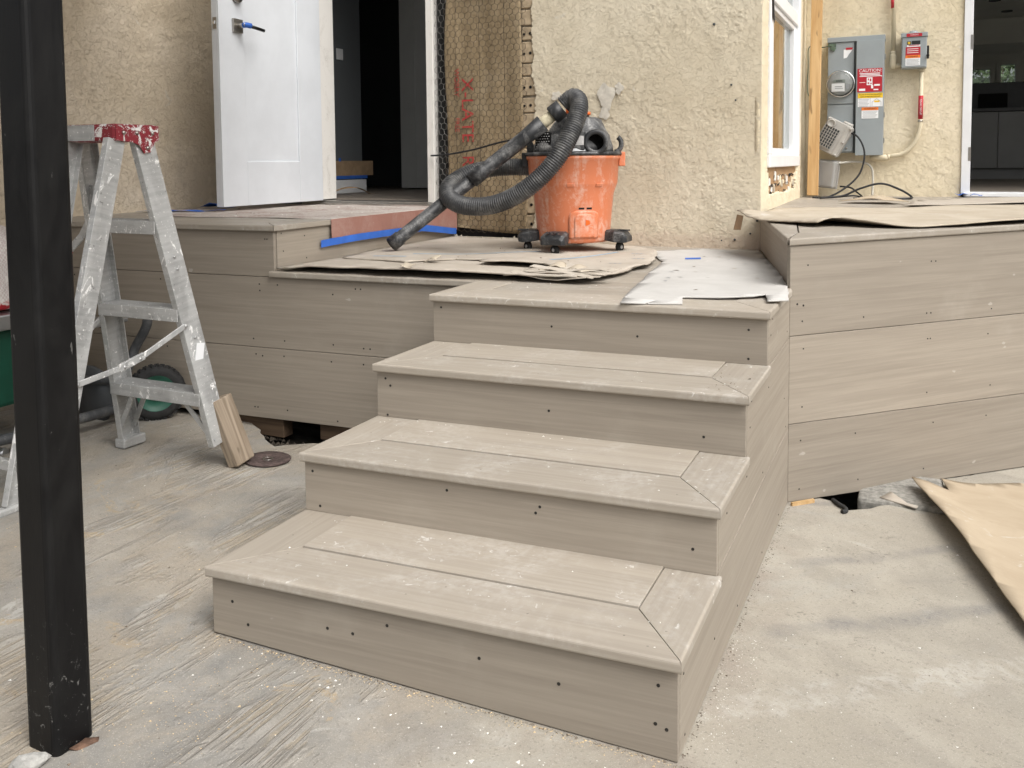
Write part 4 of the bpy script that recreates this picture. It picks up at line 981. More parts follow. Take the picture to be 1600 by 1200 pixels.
for i_ in range(6): lab(pd_, .030+.003*(i_ % 2), .089-.004*(i_ % 3), 1.388-i_*.0078-.0012, 1.388-i_*.0078+.0012, dy_-.0013, 'lab_graytext', .0003)
lab(pd_, .116, .146, 1.370, 1.380, dy_-.0013, 'lab_yellow', .0004)
MB().bx((.104, dy_-.0018, 1.349), (.106, dy_-.0013, 1.372)).bx((.153, dy_-.0018, 1.349), (.155, dy_-.0013, 1.372)).extrude([(-.001, -.0002), (.001, -.0002), (.001, .0002), (-.001, .0002)], (.104, dy_-.0015, 1.371), (.130, dy_-.0015, 1.391), (0, 0, 1)).extrude([(-.001, -.0002), (.001, -.0002), (.001, .0002), (-.001, .0002)], (.130, dy_-.0015, 1.391), (.155, dy_-.0015, 1.371), (0, 0, 1)).obj('label', 'lab_graytext', pd_)
lab(pd_, .048, .140, 1.324, 1.341, dy_, 'lab_orange'); wtext('WARNING', .0135, .096, 1.3325, 'lab_text', sx=1.05)
lab(pd_, .048, .140, 1.276, 1.323, dy_, 'lab_white')
for i_ in range(6): lab(pd_, .053+.003*(i_ % 2), .135-.005*(i_ % 3), 1.317-i_*.0068-.0011, 1.317-i_*.0068+.0011, dy_-.0013, 'lab_graytext', .0003)
ly = FY+.0017
MB().add([(-.058, ly, 1.690), (-.004, ly, 1.694), (-.030, ly, 1.660), (-.040, ly, 1.642), (-.058, ly, 1.638)], [(0, 1, 2, 3, 4)]).obj('label', 'lab_white', ep, solid=.0008)
lab(ep, -.046, -.008, 1.688, 1.701, ly-.0012, 'lab_red', .0006)
lab(ep, -.100, -.022, 1.228, 1.250, FY-.0002, 'lab_white'); lab(ep, -.100, -.022, 1.2502, 1.255, FY-.0002, 'lab_red'); lab(ep, -.078, -.064, 1.232, 1.248, FY-.0016, 'lab_text', .0004)
MB().lathe([(.006, 0), (.006, .004), (.003, .006), (.0001, .006)], 12, frame((-.034, FY, 1.103), (1, 0, 0), (0, -1, 0))).obj('bolt', 'steel', ep)
MB().bx((-.146, FY-.004, 1.712), (-.10, FY+.0015, 1.730)).obj('ground_clamp', 'green_wire', ep, bevel=.003)
MB().box((-.118, FY-.006, 1.700), (.03, .006, .026), Matrix.Rotation(.5, 3, 'Y')).obj('ground_clamp', 'green_wire', ep, bevel=.002)
tag(MB().tube(catmull([(-.146, FY, 1.715), (-.2, YM-.06, 1.716), (-.262, YM-.05, 1.722), (-.266, YM-.05, 1.6), (-.268, YM-.06, 1.46), (-.24, YM-.07, 1.40)], 8), .0028, 8).obj('ground_wire', 'green_wire'), 'thin dark green ground wire clipped behind the pine stud', 'wire')

ds = thing('disconnect_switch', (.325, EY, 1.57), 'small dark grey disconnect switch box with red and orange labels', 'switch box')
DY = EY-.095
MB().bx((.258, DY+.004, 1.562), (.392, EY, 1.755)).obj('box', 'panel_grey', ds, bevel=.004)
MB().bx((.254, DY-.006, 1.740), (.396, EY-.01, 1.765)).obj('lid_lip', 'panel_grey', ds, bevel=.003)
MB().bx((.262, DY-.002, 1.566), (.389, DY+.0038, 1.739)).obj('lid', 'panel_grey', ds, bevel=.002)
MB().lathe([(.028, 0), (.028, .006), (.020, .016), (.0001, .018)], 24, Matrix.Translation((.320, EY-.045, 1.765))).obj('hub_cap', 'panel_grey', ds)
lv = MB().bx((.3925, DY+.02, 1.615), (.404, DY+.05, 1.69)).obj('switch_lever', 'black', ds, bevel=.003)
MB().tube([(.398, DY+.03, 1.635), (.398, DY-.02, 1.628)], .008, 12).obj('lever_knob', 'black', lv)
ds_y = DY-.0023
lab(ds, .284, .366, 1.742, 1.760, DY-.0063, 'lab_red', .0008); wtext('WARNING', .009, .325, 1.751, 'lab_white', ds, DY-.0072)
lab(ds, .287, .308, 1.697, 1.716, ds_y, 'lab_text'); lab(ds, .291, .304, 1.700, 1.713, ds_y-.0013, 'lab_yellow', .0004); lab(ds, .2955, .2995, 1.704, 1.709, ds_y-.0018, 'lab_text', .0004)
lab(ds, .312, .357, 1.696, 1.718, ds_y, 'lab_text'); lab(ds, .287, .357, 1.684, 1.695, ds_y, 'lab_white'); lab(ds, .295, .353, 1.690, 1.694, ds_y-.0013, 'lab_red', .0004)
lab(ds, .281, .358, 1.636, 1.683, ds_y, 'lab_red')
for i_ in range(3): lab(ds, .288, .348, 1.672-i_*.011-.0015, 1.672-i_*.011+.0015, ds_y-.0013, 'lab_white', .0003)
lab(ds, .280, .358, 1.619, 1.6355, ds_y, 'lab_orange'); wtext('WARNING', .0115, .319, 1.627, 'lab_text', ds, ds_y-.0016)
lab(ds, .280, .358, 1.576, 1.6185, ds_y, 'lab_white')
for i_ in range(5): lab(ds, .285, .353-.004*(i_ % 2), 1.611-i_*.0072-.0012, 1.611-i_*.0072+.0012, ds_y-.0013, 'lab_graytext', .0003)

def conduit_body(m, c, ax, L=.075, r=.0165):
    a = Vector(ax); c = Vector(c); ring = []
    for i_ in range(9):
        t = i_/8; rr = r*math.sqrt(max(.06, 1-(2*t-1)**8)); ring.append(c+a*(t-.5)*L)
    return m.tube(ring, lambda i_, t: r*max(.25, (1-(2*t-1)**6))**.5, 16)
cy_ = YM-.03
c1 = thing('conduit', (.21, cy_, 1.6), 'cream painted conduit dropping into the fitting beside the switch box', 'conduit')
MB().tube([(.207, cy_, 2.74), (.213, cy_, 1.655)], .0125, 14).obj('pipe', 'conduit', c1)
f1 = conduit_body(MB(), (.213, cy_-.004, 1.615), (0, 0, 1), .095, .021).obj('fitting', 'conduit', c1)
MB().tube([(.213, cy_, 1.588), (.262, cy_, 1.588)], .0125, 12).obj('pipe', 'conduit', c1)
MB().lathe([(.016, 0), (.016, .018)], 14, Matrix.Translation((.2125, cy_, 1.655))).obj('coupling', 'conduit', c1)
MB().tube([(.207, cy_, 1.985), (.2085, cy_, 1.925)], .0132, 14).obj('label_band', 'lab_red', c1)
c2 = thing('conduit', (.3, cy_, 1.1), 'cream painted conduit bending from the switch box down to the meter panel', 'conduit')
pth = [(.366, cy_, 1.562), (.365, cy_, 1.25)] + [(.365-.14*(1-math.cos(a)), cy_, 1.25-.195*math.sin(a)) for a in np.linspace(.15, math.pi/2, 10)] + [(.185, cy_, 1.048)]
MB().tube(pth, .0125, 14).obj('pipe', 'conduit', c2)
conduit_body(MB(), (.145, cy_-.004, 1.044), (1, 0, 0), .10, .019).obj('fitting', 'conduit', c2)
MB().lathe([(.016, 0), (.016, .018)], 14, frame((.187, cy_, 1.0478), (0, 1, 0), (1, 0, 0))).obj('coupling', 'conduit', c2)
MB().lathe([(.017, 0), (.017, .016)], 14, Matrix.Translation((.366, cy_, 1.546))).obj('coupling', 'conduit', c2)
bl = MB().tube([(.3655, cy_, 1.405), (.365, cy_, 1.268)], .0134, 14).obj('label_band', 'lab_red', c2)
text('lettering', 'SOLAR CIRCUIT', .013, (.3655, cy_-.0138, 1.337), (0, 0, -1), (1, 0, 0), 'lab_white', bl, .0002)
MB().tube([(.365, cy_, 1.262), (.365, cy_, 1.252)], .0142, 14).obj('strap', 'steel', c2)

# two loose weatherproof boxes hanging beside the stud
wb = thing('weatherproof_box', (-.11, 4.11, 1.17), 'tilted grey plastic box with square grid lid hanging by its cable', 'utility box')
q = frame((-.103, 4.10, 1.168), Vector((math.cos(-.50), -.10, math.sin(-.50))), Vector((math.sin(.50), 0, math.cos(.50))))
def lb(m, c, d): # box in the tilted frame
    return m.box(tuple(q @ Vector(c)), d, q.to_3x3())
lb(MB(), (0, .02, 0), (.150, .06, .190)).obj('box', 'box_grey', wb, frame=q, bevel=.008)
lb(MB(), (0, -.022, 0), (.158, .022, .198)).obj('lid', 'box_grey', wb, frame=q, bevel=.006)
m = MB()
for i_ in range(7): lb(m, (-.072+i_*.0155, -.038, -.012), (.003, .012, .125))
for i_ in range(8): lb(m, (-.0255, -.0382, -.074+i_*.0178), (.096, .0116, .003))
lid = m.obj('grid_ribs', 'box_grey', wb, frame=q)
lb(MB(), (-.0255, -.0335, -.012), (.094, .002, .123)).obj('grid_recess', 'panel_dark', wb, frame=q)
lb(MB(), (.058, -.036, 0), (.026, .012, .188)).obj('lid_rib', 'box_grey', wb, frame=q, bevel=.003)
MB().lathe([(.024, 0), (.024, .014), (.019, .016), (.018, .008), (.0001, .008)], 20, frame(q @ Vector((-.045, -.034, .068)), q.to_3x3() @ Vector((1, 0, 0)), q.to_3x3() @ Vector((0, -1, 0)))).obj('knockout', 'box_grey', wb)
for x, z in ((.068, .085), (.068, -.004), (.066, -.088), (-.07, .088)):
    MB().lathe([(.007, 0), (.007, .012), (.0001, .014)], 12, frame(q @ Vector((x, -.036, z)), q.to_3x3() @ Vector((1, 0, 0)), q.to_3x3() @ Vector((0, -1, 0)))).obj('lid_screw', 'box_grey', wb)
MB().tube([q @ Vector((.01, -.01, .102)), q @ Vector((.065, -.01, .104))], .012, 12).obj('latch', 'box_grey', wb)
wb2 = thing('weatherproof_box', (-.14, 4.10, .93), 'smooth grey metal box below the grid lid box behind the stud', 'utility box')
q2 = frame((-.145, 4.12, .948), Vector((math.cos(-.12), -.22, math.sin(-.12))), Vector((.1, 0, 1)))
MB().box(q2.translation, (.118, .07, .165), q2.to_3x3()).obj('box', 'box_smooth', wb2, frame=q2, bevel=.014, seg=3)
MB().box(q2 @ Vector((0, .042, 0)), (.126, .010, .172), q2.to_3x3()).obj('gasket_flange', 'box_grey', wb2, frame=q2, bevel=.004)
# pine stud leaning in the corner
sfr = frame((-.203, 4.055, 1.5), (.010, .03, 1), (0, -1, 0))
stud = MB().extrude([(-.031, -.018), (.031, -.018), (.031, .018), (-.031, .018)], (-.211, 4.015, zR(0, 4)+.012), (-.200, 4.10, 2.745), (1, 0, 0)).obj('timber_stud', 'stud', None, frame=sfr, bevel=.003)
tag(stud, 'upright knotty pine stud standing in the stucco corner by the window', 'timber')
zc = zR(0, 4)+.006
def cable(name, pts, r, mat, label, cat='cable'): return tag(MB().tube(catmull(pts, 10), r, 8).obj(name, mat), label, cat)
cable('power_cable', [(-.03, 4.09, 1.20), (.035, 4.06, 1.165), (.072, 4.05, 1.07), (.048, 4.02, .95), (-.03, 3.97, .865), (-.12, 3.93, zc), (-.2, 3.9, zc)], .0055, 'cable', 'black cable looping out of the tilted grid lid box')
cable('power_cable', [(-.06, 4.05, .875), (.0, 4.03, .868), (.04, 4.0, .84), (.07, 3.95, zc), (.02, 3.9, zc+.011), (-.1, 3.86, zc), (-.17, 3.84, zc)], .005, 'cable', 'short black cable curling on the deck under the smooth grey box')
cable('power_cable', [(-.15, 3.80, zc), (-.03, 3.84, zc+.012), (.06, 3.87, .868), (.17, 3.9, .896), (.27, 3.9, .862), (.33, 3.88, zc+.006), (.30, 3.83, zc), (.2, 3.80, zc), (.03, 3.79, zc)], .006, 'cable', 'long black cable arching in a loop over the deck')
cable('power_cable', [(-.08, 4.13, 1.012), (.0, 4.17, 1.02), (.07, 4.19, 1.012), (.105, 4.2, .98), (.113, 4.2, .92), (.112, 4.19, zc)], .0065, 'cable_w', 'pale grey cable running down the cream wall below the panel')

# ------------------------------------------------------------------ shop vacuum
V0 = Vector((-1.03, 2.17, .640)); VX = Vector((.9327, .3605, 0)); VF = Vector((.3605, -.9327, 0)); VZ = Vector((0, 0, 1))
def vl(x, s, z): return V0 + VX*x + VF*s + VZ*z
vac = thing('shop_vacuum', tuple(V0), 'dusty orange and black wet dry vacuum with ribbed hose on the cardboard', 'vacuum')
vfr = frame(V0, VX, VZ)
MB().lathe([(.0001, .045), (.152, .045), (.160, .055), (.163, .09), (.178, .255), (.193, .296), (.1955, .303), (.2025, .403), (.2105, .410), (.2105, .422), (.0001, .424)], 64, vfr).obj('bucket', 'orange', vac, frame=vfr)
MB().lathe([(.206, .4235), (.215, .4245), (.217, .430), (.213, .438), (.190, .440), (.0001, .441)], 64, vfr).obj('lid_rim', 'vac_dark', vac, frame=vfr)
for x0, x1 in ((-.228, -.200), (.200, .228)):
    MB().loft([[vl(x, s_, z) for x, s_ in ((x0, .035), (x1, .035), (x1, -.035), (x0, -.035))] for z in (.375, .438)], False).obj('lid_latch', 'vac_dark' if x0 < 0 else 'orange', vac, frame=vfr, bevel=.004)
# motor head: rounded body with a sloping shoulder
def ring(rx_, ry_, z, p=2.6, ox=0, oy=0, n=48):
    out = []
    for j in range(n):
        a = 2*math.pi*j/n; c_, s_ = math.cos(a), math.sin(a)
        out.append(vl(ox+rx_*math.copysign(abs(c_)**(2/p), c_), oy+ry_*math.copysign(abs(s_)**(2/p), s_), z))
    return out
head = MB().loft([ring(.178, .170, .440), ring(.176, .168, .462), ring(.166, .158, .490), ring(.155, .146, .512, 3, .005), ring(.128, .120, .532, 3, .018), ring(.112, .105, .560, 3, .022), ring(.100, .095, .580, 3, .024), ring(.080, .08, .590, 3, .024)]).obj('motor_head', 'vac_head', vac, frame=vfr)
MB().loft([ring(.058, .06, .588, 2.6, .015), ring(.056, .058, .604, 2.6, .015), ring(.04, .045, .610, 2.6, .015)]).obj('top_cap', 'vac_dark', vac, frame=vfr)
MB().loft([ring(.022, .018, .600, 2.6, -.010, .02), ring(.021, .018, .628, 2.6, -.012, .02), ring(.014, .012, .634, 2.6, -.012, .02)]).obj('power_switch', 'orange_clean', vac, frame=vfr)
MB().loft([ring(.030, .022, .600, 2.6, .048, .03), ring(.028, .020, .614, 2.6, .048, .03)]).obj('switch_dial', 'orange_clean', vac, frame=vfr)
# front boss and exhaust port
pr_ = frame(vl(.096, .13, .478), VX, VF)
MB().lathe([(.056, 0), (.055, .045), (.052, .055), (.047, .058), (.034, .058), (.0335, .02)], 36, pr_, caps=False).obj('exhaust_port', 'vac_dark', vac, frame=vfr)
MB().lathe([(.0335, .022), (.0001, .022)], 28, pr_).obj('port_hole', 'black_matte', vac)
MB().loft([[vl(x, s_, z) for x, s_ in ((-.02, .185), (.05, .185), (.055, .12), (-.03, .12))] for z in (.442, .53)], False).obj('front_boss', 'vac_head', vac, frame=vfr, bevel=.008)
MB().loft([[vl(x, s_, z) for x, s_ in ((.005, .1865), (.045, .1865), (.045, .1852), (.005, .1852))] for z in (.466, .505)], False).obj('rating_label', 'label_grey', vac)
MB().loft([[vl(x, s_, z) for x, s_ in ((-.004, .188), (.066, .178), (.066, .176), (-.004, .186))] for z in (.441, .452)], False).obj('paper_sticker', 'lab_white', vac)
# side grille made of slats
gr = MB().loft([[vl(x, s_, z) for x, s_ in ((-.168, .085), (-.095, .155), (-.09, .10), (-.14, .05))] for z in (.442, .525)], False).obj('grille_housing', 'black_matte', vac, frame=vfr, bevel=.008)
for r_ in range(7):
    for c_ in range(6):
        t = (c_+.5*(r_ % 2)+.25)/6.4; x = -.165+.068*t; s_ = .0885+.066*t
        MB().box(vl(x, s_+.0015, .452+r_*.0108), (.0058, .003, .0026), Matrix.Rotation(.36+.76, 3, 'Z')).obj('grille_slat', 'label_grey', gr)
# cord wrap hooks
hk = [vl(.185+.028*math.sin(a), 0.0, .472-.034*math.cos(a)) for a in np.linspace(-.1, 2.7, 12)]
MB().tube(hk, .011, 10).obj('cord_hook', 'vac_dark', vac)
MB().loft([[vl(x, s_, z) for x, s_ in ((x0, .03), (x1, .03), (x1, -.03), (x0, -.03))] for x0, x1, z in ((-.205, -.150, .438), (-.205, -.170, .462), (-.207, -.185, .492))], False).obj('cord_hook', 'vac_dark', vac, frame=vfr, bevel=.004)
# details on the bucket
def on_bucket(ang, z, dr=0):
    r_ = .163+(.178-.163)*(z-.09)/.165 if z < .255 else (.178+(z-.255)*.366 if z < .296 else .1955+(z-.303)*.07); r_ += dr
    return V0 + VX*(math.sin(ang)*r_) + VF*(math.cos(ang)*r_) + VZ*z
for a0 in (-.06, .60):
    MB().loft([[on_bucket(a0+d_, z, e_) for d_, e_ in ((-.085, -.004), (-.085, .004), (.085, .004), (.085, -.004))] for z in (.289, .303)], False).obj('rim_tab', 'orange', vac, frame=vfr, bevel=.002)
for a0 in (.20, .40):
    MB().loft([[on_bucket(a0+d_, z, e_) for d_, e_ in ((-.07, -.004), (-.07, .0012), (.07, .0012), (.07, -.004))] for z in (.192, .200)], False).obj('drain_slot', 'black_matte', vac)
def patch(a0, a1, z0, z1, dr, n=14):
    rows_ = []
    for i_ in range(n+1):
        t = i_/n; z = z0+(z1-z0)*t; ins = 0 if t < .72 else .5*(a1-a0)*.42*(1-math.sqrt(max(0, 1-((t-.72)/.28)**2)))
        rows_.append([on_bucket(a0+ins+(a1-a0-2*ins)*j/n, z, dr) for j in range(n+1)])
    m_ = MB(); m_.add([p for r__ in rows_ for p in r__], [(i_*(n+1)+j, i_*(n+1)+j+1, (i_+1)*(n+1)+j+1, (i_+1)*(n+1)+j) for i_ in range(n) for j in range(n)], True); return m_
patch(-.12, .68, .066, .186, .0045).obj('drain_panel', 'orange', vac, frame=vfr, solid=.006)
patch(.02, .54, .070, .172, .0062).obj('drain_panel', 'orange', vac, frame=vfr, solid=.002)
MB().add([on_bucket(.30, .122, .0075), on_bucket(.42, .128, .0075), on_bucket(.40, .145, .0075), on_bucket(.30, .147, .0075)], [(0, 1, 2, 3)]).obj('logo_patch', 'orange_clean', vac, solid=.0006)
# four caster feet
for sx_, ss_, wa in ((-.075, .195, .3), (.190, .065, -.5), (-.192, .02, .8), (.03, -.22, .2)):
    c_ = vl(sx_, ss_, .0); dv = (VX*sx_+VF*ss_).normalized(); ff = frame(c_+VZ*.07, dv, VZ)
    rr = []
    for x, w_, z0, z1 in ((-.085, .030, .060, .080), (-.045, .040, .052, .098), (.000, .055, .046, .098), (.040, .055, .044, .088), (.056, .046, .046, .070)):
        P = [ff.translation - VZ*.07 + dv*x + ff.to_3x3().col[1]*y_ + VZ*z_ for y_, z_ in ((-w_, z0), (w_, z0), (w_, z1-.008), (w_-.012, z1), (-w_+.012, z1), (-w_, z1-.008))]
        rr.append(P)
    ft = MB().loft(rr, False).obj('caster_foot', 'vac_dark', vac, frame=ff, bevel=.003)
    wc_ = c_ + dv*.012 + VZ*.0215; wx = Vector((math.cos(wa), math.sin(wa), 0)); wf = frame(wc_, VZ, (VX*.75+VF*.66*(1 if sx_ > 0 else -1)).normalized())
    MB().lathe([(.006, -.010), (.017, -.010), (.0215, -.007), (.0215, .007), (.017, .010), (.006, .010)], 24, wf).obj('caster_wheel', 'tyre', ft)
    MB().lathe([(.0001, -.0115), (.008, -.0115), (.008, .0115), (.0001, .0115)], 14, wf).obj('caster_hub', 'label_grey', ft)
    for sl_ in (-.018, .012):
        MB().box(c_+dv*(.030)+VZ*(.0955)+ff.to_3x3().col[1]*sl_, (.05, .006, .006), ff.to_3x3()).obj('foot_rib', 'vac_dark', ft, bevel=.001)
    MB().bar(c_+dv*.012+VZ*.022+VX*.0, c_+dv*.0+VZ*.06, .016, .010, VX).obj('caster_fork', 'vac_dark', ft)
# ribbed hose
hp = [(-1.150, 2.150, 1.006), (-1.285, 2.085, 1.015), (-1.383, 2.03, 1.007), (-1.455, 1.965, .983), (-1.503, 1.896, .936), (-1.482, 1.846, .887), (-1.402, 1.828, .853), (-1.281, 1.835, .854), (-1.167, 1.849, .895), (-1.063, 1.868, .97), (-.989, 1.897, 1.062), (-.950, 1.944, 1.163), (-.936, 1.988, 1.244), (-.946, 2.016, 1.292), (-.974, 2.032, 1.309), (-1.002, 2.036, 1.294), (-1.022, 2.032, 1.277)]
hpath = resample(catmull(hp, 24), .0025)
hose = MB().tube(hpath, lambda i_, t: .0378 + (.0020 if (i_ % 4) < 2 else -.0020), 20).obj('hose', 'hose', vac)
dv = Vector((-1.104, 2.002, 1.209))-Vector((-1.735, 1.772, .685)); dn = dv.normalized()
wb0 = Vector((-1.735, 1.772, .678))
mid_ = wb0 + dn*(dv.length*.56); top_ = wb0+dv
wl = MB().tube([wb0, wb0+dn*.05, wb0+dn*.053, mid_+dn*.05], lambda i_, t: (.033, .033, .0285, .0285)[i_], 24, False).obj('lower_wand', 'vac_dark', vac, frame=frame(wb0, dn), solid=.003)
MB().tube([mid_-dn*.02, mid_+dn*.05, mid_+dn*.054, top_-dn*.10, top_], lambda i_, t: (.035, .035, .0305, .0325, .0395)[i_], 24, False).obj('upper_wand', 'vac_dark', vac, frame=frame(mid_, dn), solid=.003)
MB().tube([top_-dn*.04, top_+dn*.062], .0255, 20).obj('hose_sleeve', 'foam', vac)
he = Vector(hp[-1]); d2 = (he-Vector(hp[-2])).normalized()
MB().tube([top_+dn*.105, top_+dn*.055, top_+dn*.05], lambda i_, t: (.0415, .0415, .036)[i_], 20).obj('hose_cuff', 'vac_dark', vac)
MB().tube([Vector(hp[0])+Vector((.05, .0, .0)), Vector(hp[0])+Vector((-.03, -.012, 0))], .043, 20).obj('hose_inlet', 'vac_dark', vac)
cable('extension_lead', [(-1.998, 2.575, 1.075), (-1.94, 2.545, 1.076), (-1.85, 2.53, 1.082), (-1.70, 2.51, 1.104), (-1.50, 2.47, 1.142), (-1.28, 2.40, 1.15), (-1.20, 2.3, 1.10)], .0048, 'cable', 'thin black extension lead stretched across the paper wall to the vacuum', 'cable')

# ------------------------------------------------------------------ cardboard and paper on the decks
def ripple(x, y, s=1.0): return .004*math.sin(7*x+3*y*s)+.003*math.sin(13*y-5*x)
Z4 = HZ[3]
def lc_low(x, y):
    f_ = y-(1.17+.06*(x+1.87)); lift = .022*math.exp(-max(0, f_)/.25)*(.75+.25*math.sin((x+1.95)*2.2))*min(1, max(0, (x+1.87)*6))
    return Z4+.007+.004+lift + .002*math.sin(9*x)
def lc_up(x, y):
    f_ = max(0, y-1.50); return Z4+.020+.020*math.exp(-f_/.16)*(.5+.5*math.sin(x*5.5+1.0)) + .003*math.sin(11*x+4*y)
low = sheet('cardboard_sheet', jag([(-1.855, 1.155), (-1.30, 1.185), (-.665, 1.235), (-.60, 1.36), (-.58, 1.55), (-.60, 1.85), (-.75, 2.2), (-1.2, 2.40), (-1.855, 2.38)], .022, .0075, 2), lc_low, 'card', th=.007, grid=.045)
tag(low, 'lower torn cardboard sheet with ragged corrugated edge overhanging the landing', 'cardboard')
up = sheet('cardboard_sheet', jag([(-1.80, 1.50), (-1.60, 1.475), (-1.44, 1.43), (-1.32, 1.60), (-1.17, 1.58), (-1.14, 1.46), (-1.0, 1.47), (-.88, 1.475), (-.78, 1.40), (-.62, 1.46), (-.555, 1.75), (-.60, 2.0), (-.68, 2.24), (-.80, 2.36), (-1.25, 2.56), (-1.86, 2.54), (-1.862, 1.80)], .022, .006, 3), lc_up, 'card', th=.005, grid=.045)
tag(up, 'upper dusty tan cardboard sheet under the orange vacuum', 'cardboard')
for i_, (x, y, w_) in enumerate(((-1.29, 1.195, .02), (-.83, 1.44, .05), (-.70, 1.36, .045), (-1.35, 1.47, .03))):
    fl2 = sheet('torn_flap', jag([(x-w_, y-.02), (x+w_, y-.028), (x+w_*.8, y+.03), (x-w_*.7, y+.025)], .012, .005, 20+i_), lambda X, Y, x=x, y=y: lc_low(X, max(Y, y))+.018+.35*(Y-y)*(1 if Y < y else .3)+.01*math.sin(60*X), 'card_dusty', low if i_ in (0, 2) else up, th=.002, grid=.012)
# corrugated crumple at the right end of the lower sheet
for i_ in range(5):
    y0 = 1.235+i_*.012; pts = [(-.93+.02*i_+.05*j, y0+.004*math.sin(j*2.1+i_), Z4+.018+.006*i_+.007*math.sin(j*1.3+i_*2)) for j in range(7)]
    MB().add([p for q_ in pts for p in (q_, (q_[0]+.006, q_[1]+.028, q_[2]+.004))], [(2*j, 2*j+2, 2*j+3, 2*j+1) for j in range(6)]).obj('torn_ply', 'card', low, solid=.002)
for (a, b_) in (((-1.58, 1.70), (-1.10, 1.96)), ((-.93, 1.66), (-.80, 2.10)), ((-1.70, 1.58), (-1.55, 1.60))):
    d_ = Vector((b_[0]-a[0], b_[1]-a[1])); n_ = Vector((-d_.y, d_.x)).normalized()*.011
    sheet('blue_stripe', [(a[0]-n_.x, a[1]-n_.y), (b_[0]-n_.x, b_[1]-n_.y), (b_[0]+n_.x, b_[1]+n_.y), (a[0]+n_.x, a[1]+n_.y)], lambda x, y: lc_up(x, y)+.0008, 'tape_pale', up, th=0, grid=.045)
for (x, y, s_) in ((-.72, 2.02, .06), (-.66, 1.85, .05), (-.70, 1.68, .04)):
    for j in range(3): sheet('print_mark', [(x+j*.018, y), (x+j*.018+.010, y+.004), (x+j*.018+.010, y+.004+s_*.5), (x+j*.018, y+s_*.5)], lambda X, Y: lc_up(X, Y)+.0008, 'lab_graytext', up, th=0, grid=.05)
# white sheet
def wz(x, y): return Z4+.006+.010*math.exp(-abs(y-1.16)/.12)*(.5+.5*math.sin(x*12+1))+.004*math.exp(-max(0, 2.40-y)/.15)*(1+math.sin(x*9)) + .0015*math.sin(13*x+9*y)
wp = jag([(-.40, .905), (-.335, .925), (-.325, .985), (-.318, .985), (-.328, .93), (-.236, .965), (-.262, 1.075), (-.16, 1.095), (-.07, 1.14), (-.04, 1.175), (-.018, 1.07), (.036, 1.10), (-.005, 1.385), (-.055, 1.64), (-.265, 2.47), (-.42, 2.43), (-.73, 2.31), (-.56, 1.95), (-.49, 1.45)], .03, .0025, 6)
ws = sheet('cardboard_sheet', wp, wz, 'card_white', th=.004, grid=.045)
tag(ws, 'flat white cardboard sheet with cut tabs lying on the landing', 'cardboard')
sheet('tape_patch', [(-.505, 2.085), (-.445, 2.105), (-.432, 2.055), (-.492, 2.035)], lambda x, y: wz(x, y)+.0012, 'tape', ws, th=0, grid=.05)
rs_ = random.Random(5)
for i_ in range(16):
    x, y = rs_.uniform(-.46, -.12), rs_.uniform(1.2, 2.2)
    if x < rx(y)-.06: sheet('tear_mark', [(x, y), (x+rs_.uniform(.008, .03), y+rs_.uniform(-.006, .006)), (x+.012, y+rs_.uniform(.006, .02))], lambda X, Y: wz(X, Y)+.0012, rs_.choice(['chip_d', 'card', 'lab_graytext']), ws, th=0, grid=.06)
# big tan sheet on the angled deck
def rz(x, y):
    p = Vector((x, y))-C0; s_ = -p.dot(NR); t = p.dot(DR)
    curl = .030*math.exp(-((t-.44)/.09)**2)*math.exp(-max(0, s_-.30)/.16) + .016*math.exp(-max(0, s_)/.08)*max(0, min(1, (t-.45)*5))*(.65+.35*math.sin(t*7))
    tip = .022*math.exp(-((x+.31)**2+(y-2.33)**2)/.02)
    return zR(x, y)+.0075+curl+tip+.002*math.sin(8*x+5*y)
def T(t, s_): p = C0+DR*t-NR*s_; return (p.x, p.y)
rp = jag([(-.335, 2.30), (-.20, 2.04), (-.05, 1.93), T(.36, .27), T(.46, .26), T(.52, .10), T(.60, .035), T(.75, .01), T(1.0, -.012), T(1.4, -.016), T(2.2, -.01), (2.0, 3.7), (.9, 3.45), (.45, 3.18), (.28, 3.02), (.10, 2.95), (-.10, 2.92), (-.262, 2.85), (-.262, 2.62)], .03, .006, 8)
tag(sheet('cardboard_sheet', rp, rz, 'card_dusty', th=.0045, grid=.045), 'large tan cardboard sheet with curled edge on the angled deck', 'cardboard')
ff_ = MB().add([(-.335, 2.30, .806), (-.298, 2.225, .806), (-.305, 2.205, .748), (-.345, 2.275, .742)], [(0, 1, 2, 3)]).obj('cardboard_flap', 'card_brown', None, solid=.004)
tag(ff_, 'small brown cardboard flap drooping below the tan sheet corner', 'cardboard')
tag(sheet('cardboard_sheet', jag([(.30, 3.06), (.9, 3.50), (2.4, 3.80), (2.4, 4.17), (1.2, 4.15), (.62, 3.98), (.36, 3.62)], .04, .01, 9), lambda x, y: zR(x, y)+.010+.012*math.exp(-max(0, y-(3.0+.6*(x-.3)))/.15)+.002*math.sin(9*x), 'card', th=.005, grid=.06), 'dull cardboard sheet before the kitchen doorway behind the tan sheet', 'cardboard')
tag(sheet('cardboard_scrap', jag([(-.02, 3.42), (.20, 3.36), (.32, 3.42), (.22, 3.60), (.05, 3.56)], .03, .012, 10), lambda x, y: zR(x, y)+.012+.03*math.exp(-((x-.16)**2+(y-3.46)**2)/.012), 'card_tan', th=.003, grid=.03), 'small curled tan cardboard scrap by the black cables', 'cardboard')
